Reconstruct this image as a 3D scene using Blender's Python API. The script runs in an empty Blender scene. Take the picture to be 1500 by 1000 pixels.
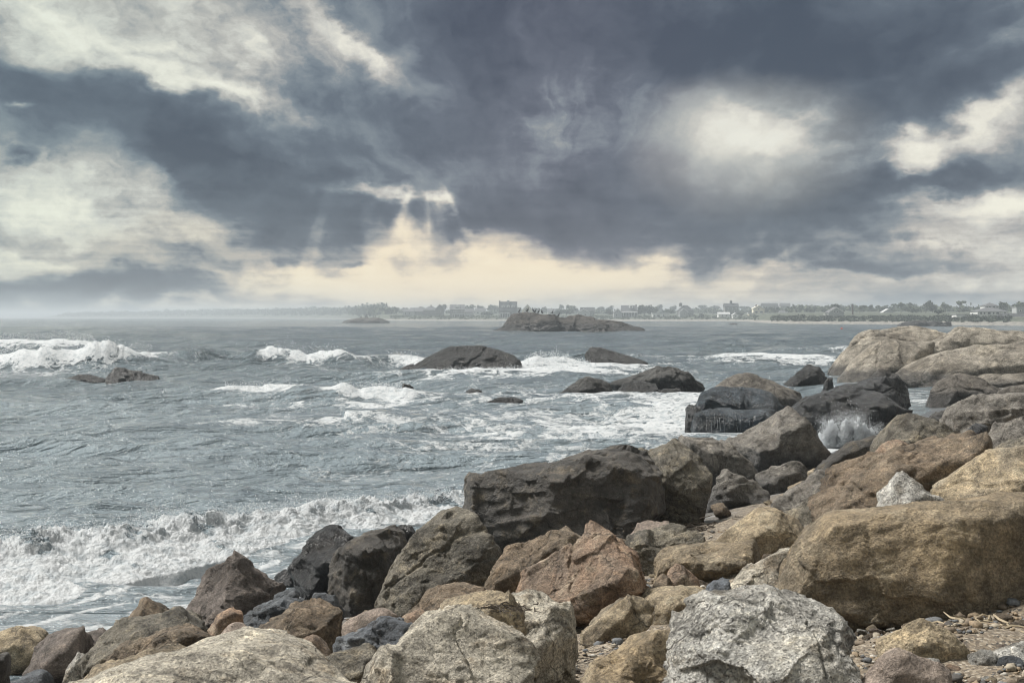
import bpy, bmesh, math, random
import numpy as np

# ------------------------------------------------------------------ scene, camera, sky, sun
sc = bpy.context.scene
COL = sc.collection
EYE = 3.0            # eye height above the sea, metres
FPX = 2083.0         # focal length in pixels of the 1500-pixel-wide photograph
HOR = 464.0          # row of the horizon

cam_data = bpy.data.cameras.new('camera')
cam_data.sensor_width = 36.0
cam_data.lens = 36.0 * FPX / 1500.0
cam_data.shift_y = -(500.0 - HOR) / 1500.0
cam_data.clip_start = 0.1
cam_data.clip_end = 20000.0
cam_data.dof.use_dof = True
cam_data.dof.focus_distance = 22.0
cam_data.dof.aperture_fstop = 16.0
cam = bpy.data.objects.new('camera', cam_data)
cam.location = (0, 0, EYE)
cam.rotation_euler = (math.radians(90), 0, 0)
COL.objects.link(cam)
sc.camera = cam

SUN_EL, SUN_AZ = math.radians(52), math.radians(-70)   # azimuth from +Y (view direction) towards +X
sun_data = bpy.data.lights.new('sun', 'SUN')
sun_data.energy = 1.5
sun_data.angle = math.radians(14)
sun_data.color = (1.0, 0.965, 0.91)
sun = bpy.data.objects.new('sun', sun_data)
sun.rotation_euler = (math.pi / 2 - SUN_EL, 0, math.pi - SUN_AZ)
COL.objects.link(sun)

sc.view_settings.view_transform = 'Standard'
sc.view_settings.look = 'None'
sc.view_settings.gamma = 1.0
sc.view_settings.use_curve_mapping = False
sc.view_settings.exposure = 2.05
SKYK = 2 ** -2.05    # sky colours below are written as they show at that exposure

sc.render.engine = 'CYCLES'
cy = sc.cycles
cy.use_denoising = True
try:
    cy.denoiser = 'OPENIMAGEDENOISE'
    cy.denoising_input_passes = 'RGB_ALBEDO_NORMAL'
except Exception:
    pass
cy.max_bounces = 4
cy.diffuse_bounces = 2
cy.glossy_bounces = 2
cy.transmission_bounces = 2
cy.volume_bounces = 0
cy.transparent_max_bounces = 8
cy.caustics_reflective = False
cy.caustics_refractive = False
cy.use_adaptive_sampling = True
cy.adaptive_threshold = 0.012
cy.filter_width = 1.1


class NT:
    """small helper to write node trees as expressions"""
    def __init__(self, tree):
        self.t = tree
        self.n = tree.nodes
        self.l = tree.links

    def put(self, sock, v):
        if hasattr(v, 'is_output'):
            self.l.new(v, sock)
        elif isinstance(v, (tuple, list)):
            if len(sock.default_value) == 4 and len(v) == 3:
                v = (*v, 1.0)
            sock.default_value = v
        else:
            try:
                sock.default_value = v
            except TypeError:
                sock.default_value = (v, v, v)

    def math(self, op, a, b=0.0, c=0.0, clamp=False):
        n = self.n.new('ShaderNodeMath')
        n.operation = op
        n.use_clamp = clamp
        for s, v in zip(n.inputs, (a, b, c)):
            self.put(s, v)
        return n.outputs[0]

    def vmath(self, op, a, b=(0, 0, 0)):
        n = self.n.new('ShaderNodeVectorMath')
        n.operation = op
        self.put(n.inputs[0], a)
        if op == 'SCALE':
            self.put(n.inputs['Scale'], b)
        else:
            self.put(n.inputs[1], b)
        return n.outputs['Value'] if op in ('LENGTH', 'DOT_PRODUCT', 'DISTANCE') else n.outputs['Vector']

    def sep(self, v):
        n = self.n.new('ShaderNodeSeparateXYZ')
        self.put(n.inputs[0], v)
        return n.outputs[0], n.outputs[1], n.outputs[2]

    def comb(self, x, y, z):
        n = self.n.new('ShaderNodeCombineXYZ')
        for s, v in zip(n.inputs, (x, y, z)):
            self.put(s, v)
        return n.outputs[0]

    def mapping(self, v, loc=(0, 0, 0), rot=(0, 0, 0), scale=(1, 1, 1), kind='POINT'):
        n = self.n.new('ShaderNodeMapping')
        n.vector_type = kind
        self.put(n.inputs['Vector'], v)
        n.inputs['Location'].default_value = loc
        n.inputs['Rotation'].default_value = rot
        n.inputs['Scale'].default_value = scale
        return n.outputs[0]

    def noise(self, v, scale=1.0, detail=3.0, rough=0.5, dist=0.0, color=False, lac=2.0):
        n = self.n.new('ShaderNodeTexNoise')
        self.put(n.inputs['Vector'], v)
        n.inputs['Scale'].default_value = scale
        n.inputs['Detail'].default_value = detail
        n.inputs['Roughness'].default_value = rough
        n.inputs['Lacunarity'].default_value = lac
        n.inputs['Distortion'].default_value = dist
        return n.outputs['Color' if color else 'Fac']

    def voronoi(self, v, scale=1.0, feature='F1', out='Distance', rand=1.0):
        n = self.n.new('ShaderNodeTexVoronoi')
        n.feature = feature
        self.put(n.inputs['Vector'], v)
        n.inputs['Scale'].default_value = scale
        n.inputs['Randomness'].default_value = rand
        return n.outputs[out]

    def step(self, v, a, b, lo=0.0, hi=1.0, smooth=True):
        n = self.n.new('ShaderNodeMapRange')
        n.interpolation_type = 'SMOOTHSTEP' if smooth else 'LINEAR'
        self.put(n.inputs['Value'], v)
        n.inputs['From Min'].default_value = a
        n.inputs['From Max'].default_value = b
        n.inputs['To Min'].default_value = lo
        n.inputs['To Max'].default_value = hi
        return n.outputs['Result']

    def mix(self, f, a, b, blend='MIX'):
        n = self.n.new('ShaderNodeMix')
        n.data_type = 'RGBA'
        n.blend_type = blend
        self.put(n.inputs[0], f)
        self.put(n.inputs[6], a)
        self.put(n.inputs[7], b)
        return n.outputs[2]

    def ramp(self, f, stops, interp='LINEAR'):
        n = self.n.new('ShaderNodeValToRGB')
        cr = n.color_ramp
        cr.interpolation = interp
        while len(cr.elements) < len(stops):
            cr.elements.new(0.5)
        for e, (p, c) in zip(cr.elements, stops):
            e.position = p
            e.color = (*c, 1.0) if len(c) == 3 else c
        self.put(n.inputs[0], f)
        return n.outputs[0]

    def bump(self, h, strength=0.5, dist=0.02, normal=None):
        n = self.n.new('ShaderNodeBump')
        n.inputs['Strength'].default_value = strength
        n.inputs['Distance'].default_value = dist
        self.put(n.inputs['Height'], h)
        if normal is not None:
            self.put(n.inputs['Normal'], normal)
        return n.outputs[0]


def px_az(px):
    return math.atan((px - 750.0) / FPX)


def px_el(py, px=750.0):
    return math.atan((HOR - py) / FPX / math.sqrt(1 + ((px - 750.0) / FPX) ** 2))


def build_world():
    w = bpy.data.worlds.new('World')
    sc.world = w
    w.use_nodes = True
    w.cycles.sampling_method = 'MANUAL'
    w.cycles.sample_map_resolution = 512
    t = w.node_tree
    t.nodes.clear()
    k = NT(t)
    out = t.nodes.new('ShaderNodeOutputWorld')
    tc = t.nodes.new('ShaderNodeTexCoord')
    d = tc.outputs['Generated']
    x, y, z = k.sep(d)
    az = k.math('ARCTAN2', x, y)
    hor = k.math('SQRT', k.math('ADD', k.math('MULTIPLY', x, x), k.math('MULTIPLY', y, y)))
    el = k.math('ARCTAN2', z, hor)
    # cloud coordinates: flattened so that the layers stretch towards the horizon
    base = k.comb(az, el, 0.0)
    wn = k.noise(k.mapping(d, scale=(1.0, 1.0, 1.9)), 7.0, 5.0, 0.56, color=True)
    wn2 = k.noise(k.mapping(d, scale=(1.0, 1.0, 1.6)), 28.0, 5.0, 0.6, color=True)
    warp = k.vmath('ADD', k.vmath('SCALE', k.vmath('SUBTRACT', wn, (0.5, 0.5, 0.5)), 0.085),
                   k.vmath('SCALE', k.vmath('SUBTRACT', wn2, (0.5, 0.5, 0.5)), 0.030))
    p = k.vmath('ADD', base, warp)

    blobs = SKY_BLOBS
    # generic cover outside: noise-driven cloud deck overhead and behind
    cov = k.noise(k.mapping(d, scale=(1.0, 1.0, 2.2)), 2.3, 6.0, 0.55)
    cov = k.step(cov, 0.30, 0.72, 0.12, 0.62)
    low = k.step(el, 0.02, 0.16, 0.22, 0.36)
    inview = k.math('MULTIPLY', k.step(k.math('ABSOLUTE', az), 0.36, 0.62, 1.0, 0.0),
                    k.step(el, 0.225, 0.40, 1.0, 0.0))
    dens = k.math('ADD', k.math('MULTIPLY', cov, k.math('SUBTRACT', 1.0, inview)),
                  k.math('MULTIPLY', low, inview))
    for (cx, cyy, rx, ry, ang, wgt) in blobs:
        q = k.mapping(p, loc=(px_az(cx), px_el(cyy, cx), 0), rot=(0, 0, -math.radians(ang)),
                      scale=(rx / FPX, ry / FPX, 1.0), kind='TEXTURE')
        ln = k.vmath('LENGTH', q)
        m = k.step(ln, 0.05, 1.45, wgt, 0.0)
        dens = k.math('ADD', dens, m)
    # detail follows the cloud layer: drawn out in perspective towards the horizon
    zz = k.math('ADD', k.math('MAXIMUM', z, 0.0), 0.09)
    lay = k.comb(k.math('DIVIDE', x, zz), k.math('MULTIPLY', k.math('DIVIDE', y, zz), 0.5), k.math('MULTIPLY', z, 4.0))
    lay = k.vmath('ADD', lay, k.vmath('SCALE', wn, 0.9))
    det = k.noise(lay, 1.35, 8.0, 0.60)
    # the deck fans out from low over the horizon
    fx = k.math('SUBTRACT', k.sep(p)[0], px_az(800))
    fy = k.math('ADD', k.math('SUBTRACT', k.sep(p)[1], px_el(450)), 0.02)
    fan_a = k.math('ARCTAN2', fy, fx)
    fan_r = k.math('SQRT', k.math('ADD', k.math('MULTIPLY', fx, fx), k.math('MULTIPLY', fy, fy)))
    fan_n = k.noise(k.comb(k.math('MULTIPLY', fan_a, 5.6), k.math('MULTIPLY', fan_r, 5.0), 0.0), 1.7, 8.0, 0.62)
    dens = k.math('ADD', dens, k.math('MULTIPLY', k.math('SUBTRACT', fan_n, 0.5), k.step(fan_r, 0.05, 0.2, 0.0, 1.05)))
    puff = k.noise(k.mapping(k.vmath('ADD', d, k.vmath('SCALE', wn2, 0.035)), scale=(1.0, 1.0, 1.5)), 17.0, 9.0, 0.64)
    det2 = k.noise(k.mapping(k.vmath('ADD', d, k.vmath('SCALE', wn2, 0.03)), rot=(0, 0.2, 0), scale=(1.0, 1.0, 1.8)), 55.0, 6.0, 0.66)
    dens = k.math('ADD', dens, k.math('MULTIPLY', k.math('SUBTRACT', det, 0.5), 0.62))
    dens = k.math('ADD', dens, k.math('MULTIPLY', k.math('SUBTRACT', puff, 0.5), 0.62))
    dens = k.math('ADD', dens, k.math('MULTIPLY', k.math('SUBTRACT', det2, 0.5), 0.32))
    # fine streaks in the low bands
    st = k.noise(k.mapping(d, scale=(5.0, 5.0, 90.0)), 1.6, 5.0, 0.6)
    dens = k.math('ADD', dens, k.math('MULTIPLY', k.math('SUBTRACT', st, 0.5), k.step(el, 0.05, 0.15, 0.50, 0.0)))
    # shafts of light spreading below the broken cloud
    for sx, sy, reach, amp in ((622, 215, 150, 0.34), (520, 150, 300, 0.24)):
        dx = k.math('SUBTRACT', az, px_az(sx))
        dy = k.math('SUBTRACT', px_el(sy), el)
        an = k.math('ARCTAN2', dx, dy)
        rr = k.math('SQRT', k.math('ADD', k.math('MULTIPLY', dx, dx), k.math('MULTIPLY', dy, dy)))
        fan = k.math('MULTIPLY', k.step(rr, 0.35 * reach / FPX, 0.6 * reach / FPX), k.step(rr, 0.75 * reach / FPX, 1.2 * reach / FPX, 1.0, 0.0))
        fan = k.math('MULTIPLY', fan, k.step(k.math('ABSOLUTE', an), 0.35, 0.95, 1.0, 0.0))
        beam = k.step(k.noise(k.comb(k.math('MULTIPLY', an, 3.2), sx * 0.01, 0.0), 1.6, 1.0, 0.5), 0.42, 0.70)
        dens = k.math('SUBTRACT', dens, k.math('MULTIPLY', k.math('MULTIPLY', fan, beam), amp))
    # soft shoulder, so that the thick cloud keeps its modelling
    dens = k.math('SUBTRACT', 1.10, k.math('EXPONENT', k.math('MULTIPLY', k.math('ADD', dens, -0.19), -1.5)))
    lum = k.noise(k.mapping(k.vmath('ADD', d, k.vmath('SCALE', wn, 0.12)), rot=(0, 0.3, 0), scale=(1.3, 1.0, 1.0)), 8.0, 8.0, 0.62)
    dens = k.math('ADD', dens, k.math('MULTIPLY', k.math('SUBTRACT', lum, 0.5), k.step(dens, 0.35, 0.75, 0.1, 0.85)))
    rp = k.step(dens, -0.5, 1.1, 0.0, 1.0, smooth=False)
    R_ = lambda q: (q + 0.5) / 1.6
    col = k.ramp(rp, [(R_(-0.45), (0.92, 0.88, 0.74)), (R_(-0.12), (0.80, 0.765, 0.66)), (R_(0.12), (0.62, 0.61, 0.56)), (R_(0.32), (0.40, 0.42, 0.42)),
                      (R_(0.50), (0.205, 0.248, 0.285)), (R_(0.70), (0.107, 0.134, 0.172)), (R_(0.95), (0.050, 0.067, 0.099))])
    # warm light under the cloud base where the sun stands behind the deck
    g = k.vmath('LENGTH', k.mapping(p, loc=(px_az(690), px_el(395), 0), scale=(620 / FPX, 85 / FPX, 1), kind='TEXTURE'))
    glow = k.step(g, 0.1, 1.4, 0.85, 0.0)
    glow = k.math('MULTIPLY', glow, k.step(dens, 0.25, 0.75, 1.0, 0.0))
    # warm fringe where thin cloud borders the dark deck
    fr_ = k.math('MULTIPLY', k.step(dens, 0.10, 0.30), k.step(dens, 0.65, 0.42))
    col = k.mix(k.math('MULTIPLY', fr_, 0.5), col, k.mix(1.0, col, (1.10, 0.985, 0.91, 1), 'MULTIPLY'))
    col = k.mix(glow, col, k.mix(k.step(dens, 0.0, 0.4), (1.0, 0.83, 0.575), (0.66, 0.565, 0.45)))
    # soft light coming through the thin veil right of the middle
    h1 = k.vmath('LENGTH', k.mapping(k.vmath('ADD', base, k.vmath('SCALE', warp, 0.5)), loc=(px_az(1098), px_el(215, 1098), 0), scale=(165 / FPX, 95 / FPX, 1), kind='TEXTURE'))
    veil = k.math('MULTIPLY', k.step(h1, 0.1, 1.3, 0.75, 0.0), k.step(puff, 0.30, 0.62, 1.0, 0.62))
    col = k.mix(veil, col, (0.76, 0.745, 0.66, 1))
    # teal cast on the left, violet cast in the middle of the dark deck
    tl = k.step(az, -0.36, -0.05, 0.55, 0.0)
    col = k.mix(tl, col, k.mix(1.0, col, (0.90, 1.03, 1.0), 'MULTIPLY'))
    vi = k.math('MULTIPLY', k.step(k.math('ABSOLUTE', k.math('SUBTRACT', az, 0.03)), 0.0, 0.16, 0.8, 0.0), k.step(dens, 0.4, 0.7))
    col = k.mix(vi, col, k.mix(1.0, col, (1.12, 0.97, 1.0), 'MULTIPLY'))
    sky = t.nodes.new('ShaderNodeTexSky')
    sky.sky_type = 'NISHITA'
    sky.sun_disc = False
    sky.sun_elevation = SUN_EL
    sky.sun_rotation = SUN_AZ
    b1 = t.nodes.new('ShaderNodeBackground')
    t.links.new(sky.outputs[0], b1.inputs[0])
    b1.inputs[1].default_value = 0.05
    b2 = t.nodes.new('ShaderNodeBackground')
    t.links.new(col, b2.inputs[0])
    b2.inputs[1].default_value = SKYK
    mx = t.nodes.new('ShaderNodeMixShader')
    k.put(mx.inputs[0], k.step(dens, -0.35, 0.1, 0.93, 0.985))
    t.links.new(b1.outputs[0], mx.inputs[1])
    t.links.new(b2.outputs[0], mx.inputs[2])
    t.links.new(mx.outputs[0], out.inputs[0])


# cloud masses (+) and gaps (-): column, row, half width, half height, tilt, weight
SKY_BLOBS = [
    (900, 10, 560, 150, 3, 0.78), (1290, 70, 290, 120, -8, 0.55), (800, 230, 330, 150, 12, 0.40),
    (1060, 320, 340, 78, 2, 0.58), (320, 218, 480, 84, 15, 0.50), (420, 312, 240, 55, 24, 0.44),
    (425, 362, 70, 45, 0, 0.34), (500, 165, 240, 38, 13, 0.34), (10, 150, 150, 60, 10, 0.40),
    (1450, 252, 100, 36, -8, 0.62), (1275, 376, 190, 13, 1, 0.46), (215, 405, 290, 40, -6, 0.48),
    (1250, 432, 360, 34, 0, 0.16), (60, 432, 330, 34, 0, 0.34), (1350, 160, 260, 45, -24, 0.42),
    (4, 240, 24, 10, 0, 0.46), (650, 318, 200, 26, 3, 0.34), (660, 100, 110, 120, 25, 0.22),
    (1220, 300, 200, 90, -20, 0.34), (1000, 365, 200, 28, 4, 0.20), (340, 225, 150, 12, 9, 0.30),
    (545, 374, 40, 7, 8, 0.30), (1420, 440, 260, 34, 0, 0.20), (90, 350, 140, 14, 6, 0.20), (300, 360, 90, 30, 10, 0.18),
    (980, 120, 110, 90, -20, 0.16), (1400, 395, 200, 30, 0, 0.12), (1300, 285, 120, 14, -8, 0.22),
    (1100, 225, 190, 115, 0, -0.34), (1095, 225, 90, 62, 0, -0.16), (190, 40, 420, 85, 10, -0.22), (545, 100, 130, 24, 32, -0.66),
    (350, 146, 200, 20, 13, -0.44), (550, 274, 150, 14, 13, -0.52), (640, 300, 26, 40, 15, -0.50),
    (740, 394, 640, 48, 0, -0.42), (70, 300, 190, 60, 22, -0.10), (1335, 238, 60, 36, -40, -0.42),
    (1410, 300, 150, 26, -6, -0.40), (1450, 190, 120, 24, -30, -0.26), (830, 190, 80, 90, 20, -0.26),
    (1490, 40, 110, 70, -30, -0.22), (598, 95, 24, 26, 60, -0.40), (930, 150, 60, 50, 0, -0.16),
    (1200, 215, 90, 46, 0, -0.34), (270, 265, 110, 28, 15, -0.16), (20, 165, 14, 8, 0, -0.5), (1060, 250, 110, 24, 0, 0.16),
]
build_world()

# ------------------------------------------------------------------ helpers
RNG = np.random.RandomState(7)
random.seed(7)
_perm = np.random.RandomState(11).permutation(4096).astype(np.int64)
_grad = np.random.RandomState(12).normal(size=(4096, 3))
_grad /= np.linalg.norm(_grad, axis=1)[:, None]


def pn(x, y, z):
    """gradient noise, roughly -1..1"""
    x, y, z = np.broadcast_arrays(np.asarray(x, float), np.asarray(y, float), np.asarray(z, float))
    xi, yi, zi = np.floor(x).astype(np.int64), np.floor(y).astype(np.int64), np.floor(z).astype(np.int64)
    xf, yf, zf = x - xi, y - yi, z - zi
    fx, fy, fz = [t * t * t * (t * (t * 6 - 15) + 10) for t in (xf, yf, zf)]
    res = 0.0
    for dx in (0, 1):
        hx = _perm[(xi + dx) & 4095]
        wx = fx if dx else 1 - fx
        for dy in (0, 1):
            hy = _perm[(hx + yi + dy) & 4095]
            wy = wx * (fy if dy else 1 - fy)
            for dz in (0, 1):
                g = _grad[_perm[(hy + zi + dz) & 4095]]
                dot = g[..., 0] * (xf - dx) + g[..., 1] * (yf - dy) + g[..., 2] * (zf - dz)
                res = res + dot * wy * (fz if dz else 1 - fz)
    return res * 1.7


def fbm(x, y, z, octv=4, gain=0.5):
    s, a = 0.0, 1.0
    for i in range(octv):
        s = s + a * pn(x * 2 ** i + 17.3 * i, y * 2 ** i + 5.1 * i, z * 2 ** i + 9.7 * i)
        a *= gain
    return s


def W(px, py, d):
    """world point that stands at distance d on the line of sight of a photograph pixel"""
    return np.array([(px - 750.0) / FPX * d, d, EYE - (py - HOR) / FPX * d])


def tag(o, label=None, cat=None, group=None, kind=None):
    if label:
        o['label'] = label
    if cat:
        o['category'] = cat
    if group:
        o['group'] = group
    if kind:
        o['kind'] = kind
    return o


def mesh_obj(name, verts, faces, mat, parent=None, loc=(0, 0, 0), smooth=True):
    me = bpy.data.meshes.new(name)
    verts = np.asarray(verts, dtype=np.float32)
    if isinstance(faces, np.ndarray):
        nf, k = faces.shape
        me.vertices.add(len(verts))
        me.vertices.foreach_set('co', verts.ravel())
        me.loops.add(nf * k)
        me.loops.foreach_set('vertex_index', faces.astype(np.int32).ravel())
        me.polygons.add(nf)
        me.polygons.foreach_set('loop_start', np.arange(0, nf * k, k, dtype=np.int32))
        me.update(calc_edges=True)
    else:
        me.from_pydata(verts.tolist(), [], faces)
    me.polygons.foreach_set('use_smooth', np.full(len(me.polygons), smooth, dtype=bool))
    if mat is not None:
        me.materials.append(mat)
    o = bpy.data.objects.new(name, me)
    o.location = loc
    COL.objects.link(o)
    if parent is not None:
        o.parent = parent
    return o


def empty(name, loc, rz=0.0):
    o = bpy.data.objects.new(name, None)
    o.location = loc
    o.rotation_euler = (0, 0, rz)
    o.empty_display_size = 0.2
    COL.objects.link(o)
    return o


class MB:
    """collects simple solids into one mesh"""
    def __init__(self):
        self.v, self.f = [], []

    def add(self, vs, fs):
        b = len(self.v)
        self.v += [tuple(p) for p in vs]
        self.f += [tuple(b + i for i in f) for f in fs]
        return self

    def box(self, x0, x1, y0, y1, z0, z1):
        vs = [(x, y, z) for z in (z0, z1) for y in (y0, y1) for x in (x0, x1)]
        return self.add(vs, [(0, 2, 3, 1), (4, 5, 7, 6), (0, 1, 5, 4), (2, 6, 7, 3), (0, 4, 6, 2), (1, 3, 7, 5)])

    def prism(self, poly, y0, y1):
        """polygon in x,z pushed from y0 to y1"""
        n = len(poly)
        vs = [(x, y0, z) for x, z in poly] + [(x, y1, z) for x, z in poly]
        fs = [tuple(range(n)), tuple(range(2 * n - 1, n - 1, -1))]
        fs += [(i, i + n, (i + 1) % n + n, (i + 1) % n) for i in range(n)]
        return self.add(vs, fs)

    def prism_x(self, poly, x0, x1):
        """polygon in y,z pushed from x0 to x1"""
        n = len(poly)
        vs = [(x0, y, z) for y, z in poly] + [(x1, y, z) for y, z in poly]
        fs = [tuple(range(n)), tuple(range(2 * n - 1, n - 1, -1))]
        fs += [(i, i + n, (i + 1) % n + n, (i + 1) % n) for i in range(n)]
        return self.add(vs, fs)

    def cone(self, c, r0, r1, h, n=8):
        x, y, z = c
        vs = [(x + r0 * math.cos(2 * math.pi * i / n), y + r0 * math.sin(2 * math.pi * i / n), z) for i in range(n)]
        vs += [(x + r1 * math.cos(2 * math.pi * i / n), y + r1 * math.sin(2 * math.pi * i / n), z + h) for i in range(n)]
        fs = [(i, (i + 1) % n, (i + 1) % n + n, i + n) for i in range(n)]
        fs += [tuple(range(n - 1, -1, -1)), tuple(range(n, 2 * n))]
        return self.add(vs, fs)

    def tube(self, pts, rs, n=6):
        pts = [np.array(p, float) for p in pts]
        vs, fs = [], []
        for i, p in enumerate(pts):
            t = pts[min(i + 1, len(pts) - 1)] - pts[max(i - 1, 0)]
            t /= np.linalg.norm(t) + 1e-9
            a = np.cross(t, (0.3, 0.9, 0.2))
            a /= np.linalg.norm(a) + 1e-9
            b = np.cross(t, a)
            for j in range(n):
                w = 2 * math.pi * j / n
                vs.append(p + rs[i] * (a * math.cos(w) + b * math.sin(w)))
        for i in range(len(pts) - 1):
            for j in range(n):
                fs.append((i * n + j, i * n + (j + 1) % n, (i + 1) * n + (j + 1) % n, (i + 1) * n + j))
        fs.append(tuple(range(n - 1, -1, -1)))
        fs.append(tuple(range((len(pts) - 1) * n, len(pts) * n)))
        return self.add(vs, fs)

    def build(self, name, mat, parent=None, loc=(0, 0, 0), smooth=False):
        return mesh_obj(name, self.v, self.f, mat, parent, loc, smooth)


def new_mat(name):
    m = bpy.data.materials.new(name)
    m.use_nodes = True
    t = m.node_tree
    t.nodes.clear()
    out = t.nodes.new('ShaderNodeOutputMaterial')
    b = t.nodes.new('ShaderNodeBsdfPrincipled')
    t.links.new(b.outputs[0], out.inputs[0])
    return m, NT(t), b, out


def plain_mat(name, col, rough=0.8, var=0.15, scale=3.0):
    m, k, b, _ = new_mat(name)
    tc = k.n.new('ShaderNodeTexCoord')
    n = k.noise(tc.outputs['Object'], scale, 4, 0.6)
    k.put(b.inputs['Base Color'], k.mix(1.0, (*col, 1), k.ramp(n, [(0.25, (1 - var,) * 3), (0.75, (1 + var,) * 3)]), 'MULTIPLY'))
    b.inputs['Roughness'].default_value = rough
    return m


def rock_mat(name, c1, c2, c3, grain=0.012, speck=0.55, light=0.3, rough=0.85, wet=None, bump=1.0, patch=1.6, crackly=0.5):
    """granite: large colour patches c1/c2, stains c3, crystal grain, optional wet band up to height wet"""
    m, k, b, _ = new_mat(name)
    tc = k.n.new('ShaderNodeTexCoord')
    oi = k.n.new('ShaderNodeObjectInfo')
    off = k.vmath('SCALE', k.comb(oi.outputs['Random'], k.math('MULTIPLY', oi.outputs['Random'], 3.7), 1.3), 41.0)
    p = k.vmath('ADD', tc.outputs['Object'], off)
    n1 = k.noise(p, patch, 5, 0.62, 0.4)
    n2 = k.noise(p, patch * 3.3, 7, 0.68, 0.3)
    col = k.mix(k.step(n1, 0.38, 0.64), (*c1, 1), (*c2, 1))
    col = k.mix(k.step(n2, 0.50, 0.70, 0.0, 0.85), col, (*c3, 1))
    # stains and lichen with outlines of their own, and a few pale veins
    sn = k.noise(k.vmath('ADD', p, k.vmath('SCALE', k.noise(p, patch * 2.0, 4, 0.6, color=True), 0.6)), patch * 0.9, 6, 0.66)
    col = k.mix(k.step(sn, 0.53, 0.63, 0.0, 0.72), col, k.mix(1.0, col, (0.42, 0.40, 0.38, 1), 'MULTIPLY'))
    col = k.mix(k.step(sn, 0.44, 0.36, 0.0, 0.55), col, k.mix(1.0, col, (1.45, 1.42, 1.35, 1), 'MULTIPLY'))
    vn = k.math('ABSOLUTE', k.math('SUBTRACT', k.noise(k.mapping(p, rot=(0.6, 0.4, 0.9), scale=(0.5, 1.5, 1.0)), patch * 0.8, 5, 0.55, 0.6), 0.47))
    col = k.mix(k.step(vn, 0.0, 0.010, 0.45, 0.0), col, k.mix(1.0, col, (1.9, 1.85, 1.75, 1), 'MULTIPLY'))
    # mid-scale mottling so that the surface keeps its texture at a distance
    n3 = k.noise(p, 0.11 / grain, 8, 0.72)
    col = k.mix(1.0, col, k.ramp(n3, [(0.30, (0.42,) * 3), (0.50, (1.05,) * 3), (0.70, (1.7,) * 3)]), 'MULTIPLY')
    g1 = k.noise(p, 0.9 / grain, 4, 0.7)
    g2 = k.voronoi(k.vmath('ADD', p, k.vmath('SCALE', k.noise(p, 1.0 / grain, 2, 0.6, color=True), grain * 0.8)), 1.25 / grain, out='Color')
    col = k.mix(1.0, col, k.ramp(g1, [(0.34, (0.62,) * 3), (0.50, (1.0,) * 3), (0.66, (1.42,) * 3)]), 'MULTIPLY')
    gx, gy, gz = k.sep(g2)
    dark = k.math('MULTIPLY', k.step(gx, 0.62, 0.80), k.step(g1, 0.40, 0.60))
    col = k.mix(k.math('MULTIPLY', dark, speck * 0.8), col, (0.03, 0.028, 0.026, 1))
    lt = k.math('MULTIPLY', k.step(gy, 0.66, 0.85), k.step(g1, 0.60, 0.45))
    col = k.mix(k.math('MULTIPLY', lt, light * 0.75), col, k.mix(1.0, col, (2.4, 2.35, 2.25, 1), 'MULTIPLY'))
    # hairline cracks
    ck = k.voronoi(k.vmath('ADD', p, k.vmath('SCALE', k.noise(p, 3.0, 4, 0.6, color=True), 0.5)), 0.9 * patch, 'DISTANCE_TO_EDGE')
    crack = k.step(ck, 0.0, 0.02, crackly, 0.0)
    col = k.mix(crack, col, (0.04, 0.036, 0.032, 1))
    rgh = rough
    if wet is not None:
        gpos = k.n.new('ShaderNodeNewGeometry')
        _, _, wz = k.sep(gpos.outputs['Position'])
        wz = k.math('ADD', wz, k.math('MULTIPLY', k.math('SUBTRACT', n1, 0.5), 0.7))
        wf = k.step(wz, wet - 0.15, wet + 0.25, 1.0, 0.0)
        col = k.mix(wf, col, k.mix(1.0, col, (0.36, 0.37, 0.40, 1), 'MULTIPLY'))
        rgh = k.step(wf, 0.0, 1.0, rough, 0.30)
    k.put(b.inputs['Base Color'], col)
    k.put(b.inputs['Roughness'], rgh)
    b.inputs['Specular IOR Level'].default_value = 0.4
    hb = k.math('ADD', k.math('MULTIPLY', n3, 1.0), k.math('MULTIPLY', g1, 0.45))
    hb = k.math('SUBTRACT', hb, k.math('MULTIPLY', crack, 0.35))
    hb = k.math('ADD', hb, k.math('MULTIPLY', n2, 0.8))
    k.put(b.inputs['Normal'], k.bump(hb, min(1.0, 0.9 * bump), grain * 4.0))
    return m

# ------------------------------------------------------------------ shore and sea
SHORE = np.array([(-60, -42), (-20, -4.0), (-6.2, 9.6), (-4.2, 11.7), (-2.9, 13.9), (-2.2, 15.4), (-0.9, 17.4), (0.7, 19.6), (3, 23.6), (5, 28.5), (8, 33), (12, 42),
                  (17, 57), (21, 68), (28, 82), (50, 100), (130, 135)], float)


def shore_dist(x, y):
    """signed distance to the waterline, positive inland"""
    x = np.asarray(x, float)
    y = np.asarray(y, float)
    best = np.full(x.shape, 1e9)
    sgn = np.zeros(x.shape)
    for a, b in zip(SHORE[:-1], SHORE[1:]):
        e = b - a
        t = np.clip(((x - a[0]) * e[0] + (y - a[1]) * e[1]) / (e @ e), 0, 1)
        dx, dy = x - a[0] - t * e[0], y - a[1] - t * e[1]
        dd = np.hypot(dx, dy)
        s = np.sign(e[1] * dx - e[0] * dy)
        upd = dd < best
        best = np.where(upd, dd, best)
        sgn = np.where(upd, s, sgn)
    return best * sgn


def ground_z(x, y):
    s = shore_dist(x, y)
    up = np.interp(np.maximum(s, 0), [0, 1, 2, 3.5, 5, 7.5, 10, 20], [0, .12, .30, .60, .90, 1.32, 1.5, 1.7])
    far = np.clip((np.asarray(y) - 30) / 30, 0, 1)          # the far beach is flatter
    up = up * (1 - 0.55 * far)
    down = np.maximum(0.11 * np.minimum(s, 0), -3.0)
    return up + down


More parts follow.
